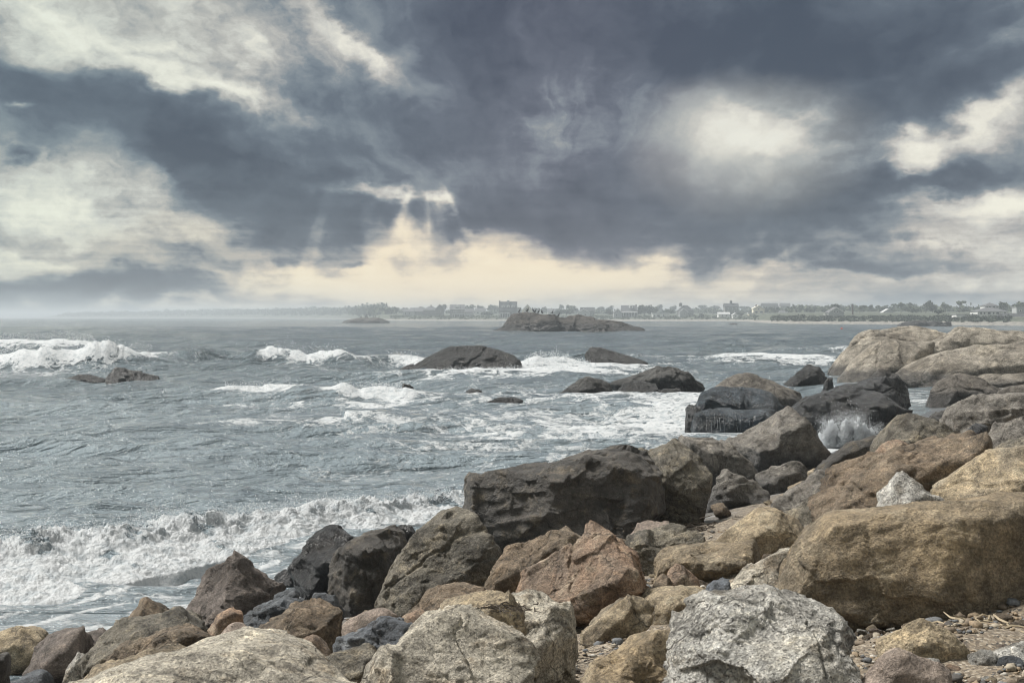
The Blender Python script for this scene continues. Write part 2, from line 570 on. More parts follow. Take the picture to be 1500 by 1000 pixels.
def axis(*segs):
    out = []
    for a, b, st in segs:
        out.append(np.arange(a, b - 1e-6, st))
    return np.concatenate(out + [np.array([segs[-1][1]])])


def grid_faces(nr, nc, keep=None):
    i = np.arange(nr - 1)[:, None] * nc + np.arange(nc - 1)[None, :]
    f = np.stack([i, i + 1, i + nc + 1, i + nc], -1).reshape(-1, 4)
    return f if keep is None else f[keep[f].any(axis=1)]


def compact(v, f, *attrs):
    used = np.zeros(len(v), bool)
    used[f.ravel()] = True
    idx = np.cumsum(used) - 1
    return (v[used], idx[f]) + tuple(a[used] for a in attrs)


def sand_material():
    m, k, b, _ = new_mat('shore_sand')
    g = k.n.new('ShaderNodeNewGeometry')
    p = g.outputs['Position']
    _, _, z = k.sep(p)
    n1 = k.noise(p, 0.9, 6, 0.65)
    n2 = k.noise(p, 14.0, 6, 0.7)
    vo = k.voronoi(p, 75.0, out='Color')
    vx, vy, vz = k.sep(vo)
    sand = k.mix(k.step(n1, 0.35, 0.65), (0.21, 0.165, 0.115, 1), (0.13, 0.105, 0.078, 1))
    gr = k.ramp(vx, [(0.0, (0.05, 0.047, 0.043)), (0.35, (0.15, 0.12, 0.09)), (0.7, (0.26, 0.21, 0.15)), (0.93, (0.42, 0.37, 0.30))])
    col = k.mix(k.step(n2, 0.36, 0.54, 0.25, 0.95), sand, gr)
    col = k.mix(k.step(k.noise(p, 3.1, 6, 0.7), 0.60, 0.72, 0.0, 0.8), col, (0.05, 0.042, 0.03, 1))
    wf = k.step(k.math('ADD', z, k.math('MULTIPLY', n1, 0.2)), 0.22, 0.52, 1.0, 0.0)
    # thin backwash streaks run along the waterline on the wet part
    sn = k.noise(k.mapping(p, rot=(0, 0, math.radians(-40)), scale=(0.5, 7.0, 1)), 1.5, 6, 0.68)
    pep = k.noise(p, 60.0, 3, 0.6)
    wcol = k.mix(k.step(pep, 0.40, 0.62), (0.035, 0.038, 0.042, 1), (0.13, 0.14, 0.15, 1))
    wcol = k.mix(k.step(sn, 0.54, 0.66, 0.0, 0.75), wcol, (0.50, 0.54, 0.58, 1))
    col = k.mix(wf, col, wcol)
    k.put(b.inputs['Base Color'], col)
    k.put(b.inputs['Roughness'], k.step(wf, 0, 1, 0.9, 0.38))
    hb = k.math('ADD', k.math('MULTIPLY', n2, 0.8), k.math('MULTIPLY', vx, 0.5))
    k.put(b.inputs['Normal'], k.bump(hb, 0.9, 0.035))
    return m


def build_beach():
    xs = axis((-60, -9, 3), (-9, 12, 0.12), (12, 32, 0.5), (32, 130, 6))
    ys = axis((-42, 3, 3), (3, 28, 0.12), (28, 75, 0.5), (75, 135, 4))
    X, Y = np.meshgrid(xs, ys)
    Z = ground_z(X, Y)
    S = shore_dist(X, Y)
    rough = np.clip(S / 3.0, 0.05, 1)
    Z = Z + rough * (0.10 * fbm(X / 1.7, Y / 1.7, 0.3, 3) + 0.035 * fbm(X / 0.4, Y / 0.4, 4.2, 3))
    v = np.stack([X, Y, Z], -1).reshape(-1, 3)
    o = mesh_obj('beach', v, grid_faces(len(ys), len(xs)), sand_material())
    tag(o, 'brown sand and gravel beach under the boulders', None, None, 'structure')


def sea_material():
    m, k, b, out = new_mat('sea_water')
    g = k.n.new('ShaderNodeNewGeometry')
    p = g.outputs['Position']
    at = k.n.new('ShaderNodeAttribute')
    at.attribute_name = 'foam'
    foam = at.outputs['Fac']
    at2 = k.n.new('ShaderNodeAttribute')
    at2.attribute_name = 'silt_sheen'
    silt_sheen = at2.outputs['Fac']
    wv = k.noise(p, 0.55, 4, 0.6, color=True)
    q = k.vmath('ADD', p, k.vmath('SCALE', wv, 2.2))
    a1 = k.math('ABSOLUTE', k.math('SUBTRACT', k.noise(q, 0.55, 5, 0.62), 0.5))
    a2 = k.math('ABSOLUTE', k.math('SUBTRACT', k.noise(q, 1.9, 5, 0.62), 0.5))
    lace = k.math('SUBTRACT', 1.0, k.math('ADD', k.math('MULTIPLY', a1, 3.2), k.math('MULTIPLY', a2, 2.4)))
    fine = k.noise(p, 16.0, 5, 0.7)
    lace = k.math('ADD', k.math('MULTIPLY', lace, 0.72), k.math('MULTIPLY', fine, 0.42))
    th = k.math('SUBTRACT', lace, k.math('SUBTRACT', 1.0, foam))
    mask = k.step(th, 0.0, 0.22)
    wcol = k.mix(silt_sheen, (0.096, 0.125, 0.142, 1), (0.236, 0.282, 0.310, 1))  # murky water tones, both brightened in the colour to stand in for sky reflection
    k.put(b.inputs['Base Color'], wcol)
    b.inputs['Roughness'].default_value = 0.10
    b.inputs['IOR'].default_value = 1.333
    r1 = k.noise(k.mapping(p, scale=(0.55, 1.25, 1)), 1.7, 5, 0.62, 0.3)
    r2 = k.noise(k.mapping(p, scale=(0.6, 1.2, 1)), 7.0, 4, 0.6, 0.2)
    r0 = k.noise(k.mapping(p, scale=(0.35, 1.1, 1)), 0.42, 4, 0.6, 0.4)
    rr = k.math('ADD', k.math('ADD', r1, k.math('MULTIPLY', r2, 0.30)), k.math('MULTIPLY', r0, 4.5))
    k.put(b.inputs['Normal'], k.bump(rr, 1.0, 0.48))
    f = k.n.new('ShaderNodeBsdfPrincipled')
    fcol = k.mix(k.step(k.noise(p, 4.5, 8, 0.72), 0.34, 0.56), (0.34, 0.375, 0.40, 1), (0.545, 0.562, 0.575, 1))  # grey patches put shading into the foam colour
    k.put(f.inputs['Base Color'], fcol)
    fcol = k.mix(k.step(k.noise(p, 0.9, 6, 0.72), 0.38, 0.54), k.mix(1.0, fcol, (0.66, 0.70, 0.73, 1), 'MULTIPLY'), fcol)
    f.inputs['Roughness'].default_value = 0.75
    fb = k.math('ADD', k.noise(p, 9.0, 6, 0.7), k.math('MULTIPLY', mask, 0.4))
    k.put(f.inputs['Normal'], k.bump(fb, 0.8, 0.10))
    mx = k.n.new('ShaderNodeMixShader')
    k.put(mx.inputs[0], mask)
    k.l.new(b.outputs[0], mx.inputs[1])
    k.l.new(f.outputs[0], mx.inputs[2])
    k.l.new(mx.outputs[0], out.inputs[0])
    return m


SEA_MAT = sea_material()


def ridge(n):
    return 1.0 - 2.2 * np.abs(n)


# swells that stand up: distance, [(column, height, foam)], front width, back width
BREAKERS = [
    (143, [(-200, 1.0, .9), (-50, 1.15, 1), (60, 1.2, 1), (110, 1.35, 1), (135, 1.0, .9), (150, .3, .1), (260, .2, 0)], 1.6, 6),
    (86, [(-260, .9, .7), (-60, 1.0, 1), (20, 1.0, 1), (100, 1.35, 1.1), (130, 1.6, 1.2), (160, 1.5, 1.1), (215, 1.15, 1), (236, 1.1, .25),
          (300, 1.15, .10), (375, 1.15, .18), (392, 1.3, .9), (412, 1.45, 1.0), (440, 1.25, 1), (498, 1.15, 1.0), (520, .8, .4), (560, .75, .5),
          (580, .85, 1), (608, .75, .9), (630, .4, .2), (680, 0.1, 0)], 1.15, 5.5),
    (53, [(200, 0, 0), (300, .3, .2), (335, .45, .8), (385, .55, 1), (418, .66, 1.05), (432, .6, .4), (470, .52, .3), (500, .52, 1),
          (560, .5, 1.05), (592, .48, 1), (612, .25, .3), (680, 0, 0)], 1.2, 3.8),
    (80, [(740, 0, 0), (768, .6, .7), (785, .95, 1.1), (810, .95, 1.1), (830, .8, 1.0), (850, .5, .8), (880, .4, .6), (920, .2, .4), (960, .1, .1)], 1.4, 3),
    (72, [(520, 0, .1), (600, .25, .6), (680, .38, .8), (740, .42, .95), (800, .5, 1.05), (860, .45, 1.0), (930, .3, .8), (1000, .15, .4), (1060, 0, .1)], 1.3, 3),
    (97, [(900, 0, 0), (970, .2, .45), (1050, .28, .8), (1110, .3, .65), (1180, .32, .85), (1230, .3, .8), (1300, .2, .5)], 1.5, 4),
    (125, [(1080, 0, 0), (1150, .5, .2), (1200, .4, .2), (1240, .4, .5), (1300, .3, .4)], 1.8, 5),
    (62, [(150, 0, 0), (240, .25, .1), (330, .3, .1), (420, .2, 0)], 1.5, 4),
    (38, [(80, 0, 0), (200, .16, .1), (330, .2, .25), (480, .14, .3), (600, 0, .2)], 1.0, 3),
    (200, [(-200, .7, .1), (100, .6, .0), (300, .7, .1), (600, .5, 0), (700, .3, 0)], 3, 9),
]


def sea_height(x, y, spacing):
    """height of the open water and the foam on it"""
    px = 750 + x / y * FPX
    g = ground_z(x, y)
    dep = np.clip(-g / 0.9, 0.10, 1.0)
    wx = x + 0.9 * pn(x / 4, y / 4, 7.7)
    wy = y + 0.9 * pn(x / 4, y / 4, 2.7)
    h = 0.0
    for lx, ly, amp, sd in ((46, 13, .55, 1), (19, 6.0, .46, 2), (7.2, 2.7, .24, 3), (2.7, 1.15, .088, 4), (1.0, .48, .034, 5), (.42, .21, .012, 6)):
        vis = np.clip(1.6 - 2.6 * spacing / ly, 0, 1)
        if lx > 15:
            vis = vis * np.clip((y - 22) / 50, 0, 1)
        sk = 0.12 * wx
        h = h + amp * vis * (ridge(pn(wx / lx, (wy + sk) / ly, sd * 3.3)) - 0.45)
    h = h * (0.35 + 0.65 * dep)
    py = HOR + EYE / y * FPX
    # foam left on the surface
    def blob(cx, cy, rx, ry):
        return np.exp(-(((px - cx) / rx) ** 2 + ((py - cy) / ry) ** 2))
    foam = 0.08 * np.clip(1.6 - y / 150, 0.0, 1)
    foam = foam + 0.24 * blob(840, 635, 300, 50) + 0.14 * blob(900, 590, 220, 28) + 0.08 * blob(620, 575, 130, 24)
    foam = foam + 0.16 * blob(560, 700, 300, 34) + 0.10 * blob(400, 600, 240, 22) + 0.06 * blob(650, 650, 500, 50)
    foam = foam + 0.30 * blob(860, 545, 160, 11) + 0.30 * blob(1150, 532, 140, 7) + 0.15 * blob(60, 530, 200, 16)
    foam = foam + 0.45 * blob(1230, 655, 60, 22) + 0.25 * blob(1000, 610, 70, 30) + 0.25 * blob(1090, 636, 70, 8)
    foam = foam + 0.16 * blob(760, 555, 190, 8) + 0.30 * blob(1340, 585, 60, 12) - 0.10 * blob(250, 650, 260, 45)
    foam = foam + 0.10 * pn(x / 14, y / 6, 3.1) + 0.10 * pn(x / 5, y / 2, 5.1)
    foam = foam + 0.25 * np.clip(1 - y / 300, 0, 1) * np.clip(pn(x / 16, y / 11, 8.8) - 0.45, 0, 1)
    foam = foam + (y > 120) * 0.9 * np.clip(pn(x / 30, y / 14, 1.8) - 0.62, 0, 1)
    s = shore_dist(x, y)
    sw = np.exp(-((s + 1.0) / 1.3) ** 2) * (y < 24)
    foam = foam * (1 - 0.5 * sw) + sw * (0.20 + 0.55 * np.clip(pn(s / 0.16 + 0.5 * pn(x, y, 2.0), x / 2.2, 5.5), 0, 1))
    for d0, prof, wf, wb in BREAKERS:
        pp = np.array(prof, float)
        hh = np.interp(px, pp[:, 0], pp[:, 1], left=0, right=0)
        ff = np.interp(px, pp[:, 0], pp[:, 2], left=0, right=0)
        yc = d0 + 0.035 * d0 * pn(x / (0.10 * d0), 0.5, d0) + 0.012 * d0 * pn(x / (0.03 * d0), 1.5, d0)
        t = y - yc
        shape = np.where(t < 0, np.exp(-(t / wf) ** 2), np.exp(-(t / wb) ** 2))
        hh = (0.95 - 0.20 * np.clip(ff, 0, 1)) * hh * (1 + 0.25 * pn(x / (0.02 * d0), 3.5, d0))
        h = h * (1 - 0.6 * shape * (hh > 0.1)) + hh * shape
        white = ff * (0.78 + 0.5 * pn(x / (0.018 * d0), 7.7, d0)) * np.where(t < 0.15 * wb, np.exp(-(np.minimum(t + 0.15 * wf, 0) / (0.75 * wf)) ** 2), np.exp(-((t - 0.15 * wb) / (0.16 * wb)) ** 2))
        lump = white * hh * (0.34 * fbm(x / (0.014 * d0), y / (0.016 * d0), 1.1, 4, 0.6) + 0.10 * np.abs(pn(x / (0.004 * d0), y / (0.005 * d0), 4.1)))
        h = h + np.clip(white, 0, 1) * lump
        foam = foam + white * (0.80 + 0.25 * pn(x / (0.012 * d0), y / (0.02 * d0), 6.1))
        # streaks trailing behind and drawn up the face
        foam = foam + 0.16 * ff * np.exp(-((t + 3.0 * wf) / (2.0 * wf)) ** 2)
    return h, foam, px, py, g


def build_sea():
    rows = [10.5]
    while rows[-1] < 7000:
        d = rows[-1]
        k = 0.0046 if d < 40 else (0.0070 if d < 110 else (0.0095 if d < 420 else 0.05))
        rows.append(d * (1 + k))
    rows = np.array(rows)
    u = np.concatenate([np.linspace(-0.62, -0.37, 26, endpoint=False), np.linspace(-0.37, 0.37, 560), np.linspace(0.37, 0.62, 27)[1:]])
    U, Yg = np.meshgrid(u, rows)
    Xg = U * Yg
    sp = np.gradient(rows)[:, None] * np.ones_like(U)
    H, foam, px, py, g = sea_height(Xg, Yg, sp)
    s = shore_dist(Xg, Yg)
    # backwash: the sheet thins out up the sand
    H = np.where(s > -2.5, H * np.clip(-s / 2.5, 0.15, 1), H)
    H = H + 0.0
    silt_sheen = np.clip(0.25 + 0.6 * np.exp(-((Yg - 28) / 40) ** 2) + 0.2 * pn(Xg / 9, Yg / 5, 9.1), 0, 1)
    silt_sheen = silt_sheen * np.clip(1.35 - Yg / 240, 0.18, 1)
    silt_sheen = np.maximum(silt_sheen, np.exp(-((s + .8) / 1.6) ** 2) * 0.9 * (Yg < 26))
    v = np.stack([Xg, Yg, H], -1).reshape(-1, 3)
    keep = (g.ravel() < 0.25)
    f = grid_faces(len(rows), len(u), keep)
    v, f, fo, si = compact(v, f, foam.ravel(), silt_sheen.ravel())
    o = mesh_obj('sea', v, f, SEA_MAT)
    for nm, arr in (('foam', fo), ('silt_sheen', si)):
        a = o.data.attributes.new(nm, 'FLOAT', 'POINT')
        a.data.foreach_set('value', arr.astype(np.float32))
    tag(o, 'choppy grey blue sea with foam streaks', None, None, 'structure')


ICO = {}


def ico(n):
    if n not in ICO:
        bm = bmesh.new()
        bmesh.ops.create_icosphere(bm, subdivisions=n, radius=1.0)
        bm.verts.ensure_lookup_table()
        v = np.array([p.co[:] for p in bm.verts])
        v /= np.linalg.norm(v, axis=1)[:, None]
        f = np.array([[q.index for q in fc.verts] for fc in bm.faces])
        bm.free()
        ICO[n] = (v, f)
    return ICO[n]


def droplets(pts, rad):
    """many small drops joined into one mesh"""
    v0, f0 = ico(1)
    pts = np.asarray(pts)
    rad = np.asarray(rad)
    st = np.array([1.0, 1.0, 1.25])
    v = (pts[:, None, :] + v0[None] * rad[:, None, None] * st).reshape(-1, 3)
    f = (f0[None] + (np.arange(len(pts)) * len(v0))[:, None, None]).reshape(-1, 3)
    return v, f


def mist(pts, rad, seed=0):
    """very fine drops: tiny four-sided grains joined into one mesh"""
    R = np.random.RandomState(seed)
    t0 = np.array([(1, 1, 1), (1, -1, -1), (-1, 1, -1), (-1, -1, 1)], float) / 1.732
    f0 = np.array([(0, 1, 2), (0, 3, 1), (0, 2, 3), (1, 3, 2)])
    n = len(pts)
    a = R.uniform(0, 6.28, n)
    ca, sa = np.cos(a)[:, None], np.sin(a)[:, None]
    X = t0[None, :, 0] * ca - t0[None, :, 1] * sa
    Y = t0[None, :, 0] * sa + t0[None, :, 1] * ca
    Z = np.broadcast_to(t0[None, :, 2], X.shape)
    v = (np.stack([X, Y, Z], -1) * rad[:, None, None] + pts[:, None, :]).reshape(-1, 3)
    f = (f0[None] + (np.arange(n) * 4)[:, None, None]).reshape(-1, 3)
    return v, f


def foam_mat():
    m, k, b, _ = new_mat('white_spray')
    tc = k.n.new('ShaderNodeTexCoord')
    n = k.noise(tc.outputs['Object'], 6.0, 5, 0.65)
    k.put(b.inputs['Base Color'], k.mix(n, (0.80, 0.82, 0.84, 1), (0.90, 0.91, 0.92, 1)))
    b.inputs['Roughness'].default_value = 0.5
    tr = k.n.new('ShaderNodeBsdfTranslucent')
    tr.inputs['Color'].default_value = (0.8, 0.83, 0.86, 1)
    mx = k.n.new('ShaderNodeMixShader')
    mx.inputs[0].default_value = 0.5
    k.l.new(b.outputs[0], mx.inputs[1])
    k.l.new(tr.outputs[0], mx.inputs[2])
    k.l.new(mx.outputs[0], _.inputs[0])
    return m


FOAM = foam_mat()


def build_near_breaker():
    fr = np.array([(-190, 935), (-100, 915), (0, 893), (80, 884), (150, 868), (230, 846), (300, 829), (400, 804), (480, 790), (560, 777), (640, 764), (720, 752)], float)
    cr = np.array([(-190, 15.6, .45), (-100, 16.0, .42), (0, 16.5, .42), (60, 17.0, .52), (110, 17.4, .44), (150, 17.5, .42), (200, 17.8, .5), (245, 18.1, .54), (290, 18.5, .45),
                   (330, 18.8, .48), (390, 19.3, .44), (440, 19.8, .46), (500, 20.4, .40), (560, 21.0, .36), (640, 22.2, .28), (720, 23.6, .12)], float)
    n, mrow = 800, 130
    px = np.linspace(-180, 710, n)
    df = 2.97 * FPX / (np.interp(px, fr[:, 0], fr[:, 1]) - HOR)
    dc = np.interp(px, cr[:, 0], cr[:, 1])
    hc = np.interp(px, cr[:, 0], cr[:, 2])
    t = np.linspace(0, 1, mrow)[:, None]
    tc = 0.70
    dd = np.where(t < tc, df + (dc - df) * (t / tc), dc + 1.5 * (t - tc) / (1 - tc))
    X0 = (px - 750) / FPX * dd
    Y0 = dd + 0.0 * X0
    # ragged toe
    toe = 0.22 * fbm(X0 / 0.9, 0 * X0, 3.3, 4)
    Y0 = Y0 + toe * np.clip(1 - t * 2.2, 0, 1)
    rise = np.where(t < tc, 0.10 * np.sqrt(np.clip(t / 0.16, 0, 1)) + 0.90 * np.clip(t / tc, 0, 1) ** 1.5,
                    np.cos(np.clip((t - tc) / (1 - tc), 0, 1) * math.pi / 2) ** 1.3)
    env = np.clip(t / 0.10, 0, 1) * np.clip((1 - t) / 0.15, 0, 1)
    big = 1 + 0.42 * fbm(X0 / 0.75, Y0 / 1.1, 0.7, 3)
    Z = 0.74 * hc * rise * big
    roll = np.abs(pn(X0 / 0.42, Y0 / 0.55, 2.1)) * 0.085 + np.abs(pn(X0 / 0.19, Y0 / 0.24, 5.1)) * 0.055 + np.abs(pn(X0 / 0.085, Y0 / 0.11, 8.1)) * 0.035 + np.abs(pn(X0 / 0.04, Y0 / 0.05, 3.1)) * 0.018
    curl = np.exp(-((t - tc) / 0.10) ** 2)
    Z = Z + env * roll * (0.55 + 0.5 * t) - 0.03
    spike = np.clip(fbm(X0 / 0.20, Y0 / 0.22, 1.9, 4, 0.6) - 0.1, 0, 1) * 0.10
    Z = Z + curl * spike * (0.5 + hc)
    Y0 = Y0 - curl * 0.18 * np.abs(pn(X0 / 0.3, Z / 0.3, 6.6))
    Z = Z - 0.12 * np.clip(1 - t / 0.06, 0, 1)
    foam = 0.92 - 0.9 * np.clip((t - tc - 0.02) / 0.16, 0, 1) + 0.42 * fbm(X0 / 0.5, Y0 / 0.35, 4.4, 4, 0.6)
    foam = foam - 0.45 * np.clip(pn(X0 / 0.55, Y0 / 0.40, 7.3), 0, 1) * np.clip((t - 0.25) / 0.3, 0, 1)
    foam = foam - 0.12 * np.clip(1 - t / 0.06, 0, 1)
    keep_end = np.clip((px - 560) / 150, 0, 1)
    foam = foam - 0.5 * keep_end
    v = np.stack([X0, Y0, Z], -1).reshape(-1, 3)
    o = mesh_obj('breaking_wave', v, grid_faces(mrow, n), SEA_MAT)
    for nm, arr in (('foam', foam), ('silt_sheen', 0.9 + 0 * foam)):
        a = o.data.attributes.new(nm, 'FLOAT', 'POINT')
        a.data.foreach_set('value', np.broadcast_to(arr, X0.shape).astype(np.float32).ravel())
    tag(o, 'long white breaking wave rolling onto the sand in front of the boulders', 'wave', None, 'stuff')
    # spray thrown up along the crest
    R = np.random.RandomState(5)
    N = 1500
    pxs = R.uniform(-150, 690, N)
    clus = np.clip(fbm(pxs / 45, 0 * pxs, 2.2, 3) + 0.35, 0, 1.2)
    d = np.interp(pxs, cr[:, 0], cr[:, 1]) + R.normal(0, .22, N)
    h = np.interp(pxs, cr[:, 0], cr[:, 2])
    z = h * R.uniform(0.55, 1.05, N) + clus * np.abs(R.normal(0, .16, N)) * (h / .4)
    pts = np.stack([(pxs - 750) / FPX * d, d, z], -1)
    rad = 0.0025 + 0.009 * R.rand(N) ** 4
    v, f = droplets(pts, rad)
    M = 14000
    pxm = R.uniform(-150, 690, M)
    cl = np.clip(fbm(pxm / 30, 0 * pxm, 5.2, 4, 0.65) + 0.25, 0, 1.2)
    dm = np.interp(pxm, cr[:, 0], cr[:, 1]) + R.normal(-.05, .25, M)
    hm = np.interp(pxm, cr[:, 0], cr[:, 2])
    zm = hm * R.uniform(0.6, 1.0, M) + cl * np.abs(R.normal(0, .11, M)) * (hm / .4)
    v2, f2 = mist(np.stack([(pxm - 750) / FPX * dm, dm, zm], -1), 0.003 + 0.006 * R.rand(M) ** 2, 1)
    v, f = np.concatenate([v, v2]), np.concatenate([f, f2 + len(v)])
    o = mesh_obj('spray', v, f, FOAM)
    tag(o, 'white spray drops above the near breaking wave', 'spray', None, 'stuff')


def build_far_spray():
    R = np.random.RandomState(9)
    P, Q = [], []
    for d0, prof, wf, wb in BREAKERS[:5]:
        pp = np.array(prof, float)
        n = 3500
        px = R.uniform(pp[0, 0], pp[-1, 0], n)
        ff = np.interp(px, pp[:, 0], pp[:, 2])
        hh = np.interp(px, pp[:, 0], pp[:, 1])
        ok = (ff > 0.7) & (px > -120)
        px, hh = px[ok], hh[ok]
        d = d0 + R.normal(0, .03 * d0, len(px)) * 0.5
        z = hh * R.uniform(0.5, 1.1, len(px)) + 0.22 * hh * np.abs(R.normal(0, 1, len(px))) * np.clip(fbm(px / 18, 0 * px, d0, 2) + .4, 0, 1)
        P.append(np.stack([(px - 750) / FPX * d, d, z], -1))
        Q.append(d0 * (0.00016 + 0.00030 * R.rand(len(px)) ** 2))
    v, f = mist(np.concatenate(P), np.concatenate(Q), 2)
    tag(mesh_obj('spray', v, f, FOAM), 'white spray blown from the breaking swells offshore', 'spray', None, 'stuff')


build_beach()
build_sea()
build_near_breaker()
build_far_spray()

# ------------------------------------------------------------------ rocks
MAT = {
    'grey': rock_mat('granite_grey', (0.50, 0.49, 0.46), (0.36, 0.345, 0.315), (0.22, 0.19, 0.145), 0.013, 0.95, 0.6, bump=1.1),
    'greyb': rock_mat('granite_grey_buff', (0.42, 0.385, 0.32), (0.31, 0.285, 0.24), (0.25, 0.20, 0.14), 0.011, 0.85, 0.6),
    'buff': rock_mat('granite_buff', (0.34, 0.275, 0.185), (0.24, 0.20, 0.145), (0.40, 0.355, 0.27), 0.012, 0.75, 0.5),
    'brown': rock_mat('granite_brown', (0.275, 0.215, 0.140), (0.175, 0.145, 0.105), (0.38, 0.32, 0.23), 0.014, 0.7, 0.35, patch=1.2, crackly=0.15),
    'rust': rock_mat('granite_rust', (0.30, 0.20, 0.135), (0.195, 0.15, 0.115), (0.36, 0.295, 0.22), 0.012, 0.6, 0.4),
    'umber': rock_mat('granite_umber', (0.185, 0.140, 0.098), (0.13, 0.106, 0.08), (0.27, 0.22, 0.16), 0.014, 0.75, 0.4),
    'speck': rock_mat('granite_dark_speckled', (0.15, 0.135, 0.108), (0.10, 0.092, 0.078), (0.24, 0.205, 0.15), 0.012, 0.85, 0.7),
    'dark': rock_mat('rock_dark_brown', (0.075, 0.067, 0.058), (0.048, 0.044, 0.040), (0.14, 0.115, 0.082), 0.014, 0.6, 0.4, rough=0.5),
    'black': rock_mat('rock_black_wet', (0.040, 0.042, 0.045), (0.026, 0.027, 0.029), (0.075, 0.070, 0.064), 0.016, 0.4, 0.16, rough=0.30),
    'slate': rock_mat('rock_slate', (0.09, 0.10, 0.115), (0.055, 0.062, 0.07), (0.16, 0.17, 0.18), 0.010, 0.4, 0.25, rough=0.6),
    'pink': rock_mat('granite_pink', (0.30, 0.245, 0.205), (0.24, 0.195, 0.165), (0.18, 0.15, 0.125), 0.010, 0.5, 0.35),
    'plum': rock_mat('granite_plum', (0.155, 0.132, 0.118), (0.115, 0.097, 0.086), (0.21, 0.175, 0.15), 0.013, 0.5, 0.25),
    'midgrey': rock_mat('granite_mid_grey', (0.20, 0.185, 0.165), (0.15, 0.138, 0.122), (0.11, 0.095, 0.08), 0.020, 0.6, 0.3, wet=0.45),
    'ledge': rock_mat('granite_ledge', (0.31, 0.28, 0.235), (0.24, 0.215, 0.18), (0.19, 0.168, 0.138), 0.05, 0.4, 0.3, wet=0.5, patch=0.35, crackly=0.35),
    'dome': rock_mat('granite_dome', (0.160, 0.145, 0.126), (0.125, 0.112, 0.098), (0.095, 0.086, 0.076), 0.035, 0.5, 0.25, wet=0.55, patch=0.7),
    'sea': rock_mat('rock_sea_wet', (0.034, 0.035, 0.036), (0.023, 0.024, 0.025), (0.058, 0.054, 0.048), 0.04, 0.4, 0.12, rough=0.32, patch=0.7),
    'seagrey': rock_mat('rock_sea_grey', (0.078, 0.077, 0.074), (0.050, 0.050, 0.049), (0.10, 0.095, 0.086), 0.05, 0.45, 0.2, rough=0.6, wet=0.35, patch=0.5),
    'isle': rock_mat('rock_island', (0.088, 0.080, 0.074), (0.052, 0.048, 0.045), (0.12, 0.106, 0.094), 0.16, 0.5, 0.2, wet=1.5, patch=0.16, crackly=0.8),
    'sheen': rock_mat('rock_water_sheen', (0.050, 0.062, 0.075), (0.033, 0.040, 0.048), (0.10, 0.125, 0.145), 0.04, 0.3, 0.25, rough=0.22, patch=0.8),
}


PSH = 4.0
MERGE = 0.93


def hull_planes(pts):
    bm = bmesh.new()
    vs = [bm.verts.new(tuple(p)) for p in pts]
    bmesh.ops.convex_hull(bm, input=vs)
    pl = []
    for f in bm.faces:
        n = np.array(f.normal[:])
        if np.linalg.norm(n) < 0.5:
            continue
        c = np.array(f.calc_center_median()[:])
        pl.append((n, float(n @ c), f.calc_area()))
    bm.free()
    return pl


def fracture(P, u, s, R, amount):
    """break the skin into tilted flat pieces with steps between them"""
    if amount <= 0:
        return P
    warp = 0.06 * s * np.stack([pn(P[:, 0] / (0.25 * s) + 3, P[:, 1] / (0.25 * s), P[:, 2] / (0.25 * s) + k) for k in (0.0, 7.0, 13.0)], -1)
    for K, tilt, stren in ((9, 0.20, 0.78), (30, 0.22, 0.62), (110, 0.24, 0.34)):
        idx = R.choice(len(P), min(K, len(P)), replace=False)
        seeds = P[idx]
        Q = P + warp * (12.0 / (K + 3)) ** 0.5
        d2 = (Q ** 2).sum(1)[:, None] - 2 * Q @ seeds.T + (seeds ** 2).sum(1)[None]
        near = np.argmin(d2, axis=1)
        n = u[idx] + R.normal(0, tilt, (len(idx), 3))
        # facet normals lean to the local surface
        for j in range(len(idx)):
            loc = P[near == j]
            if len(loc) > 8:
                c0 = loc.mean(0)
                w, v = np.linalg.eigh(np.cov((loc - c0).T))
                nn = v[:, 0] * np.sign(v[:, 0] @ u[idx[j]])
                n[j] = nn + R.normal(0, tilt * 0.45, 3)
                seeds[j] = c0
        n /= np.linalg.norm(n, axis=1)[:, None]
        off = ((seeds[near] - P) * n[near]).sum(1)
        den = np.maximum((u * n[near]).sum(1), 0.45)
        lim = 0.13 * s
        P = P + u * (stren * amount * np.clip(off / den, -lim, lim))[:, None]
    return P


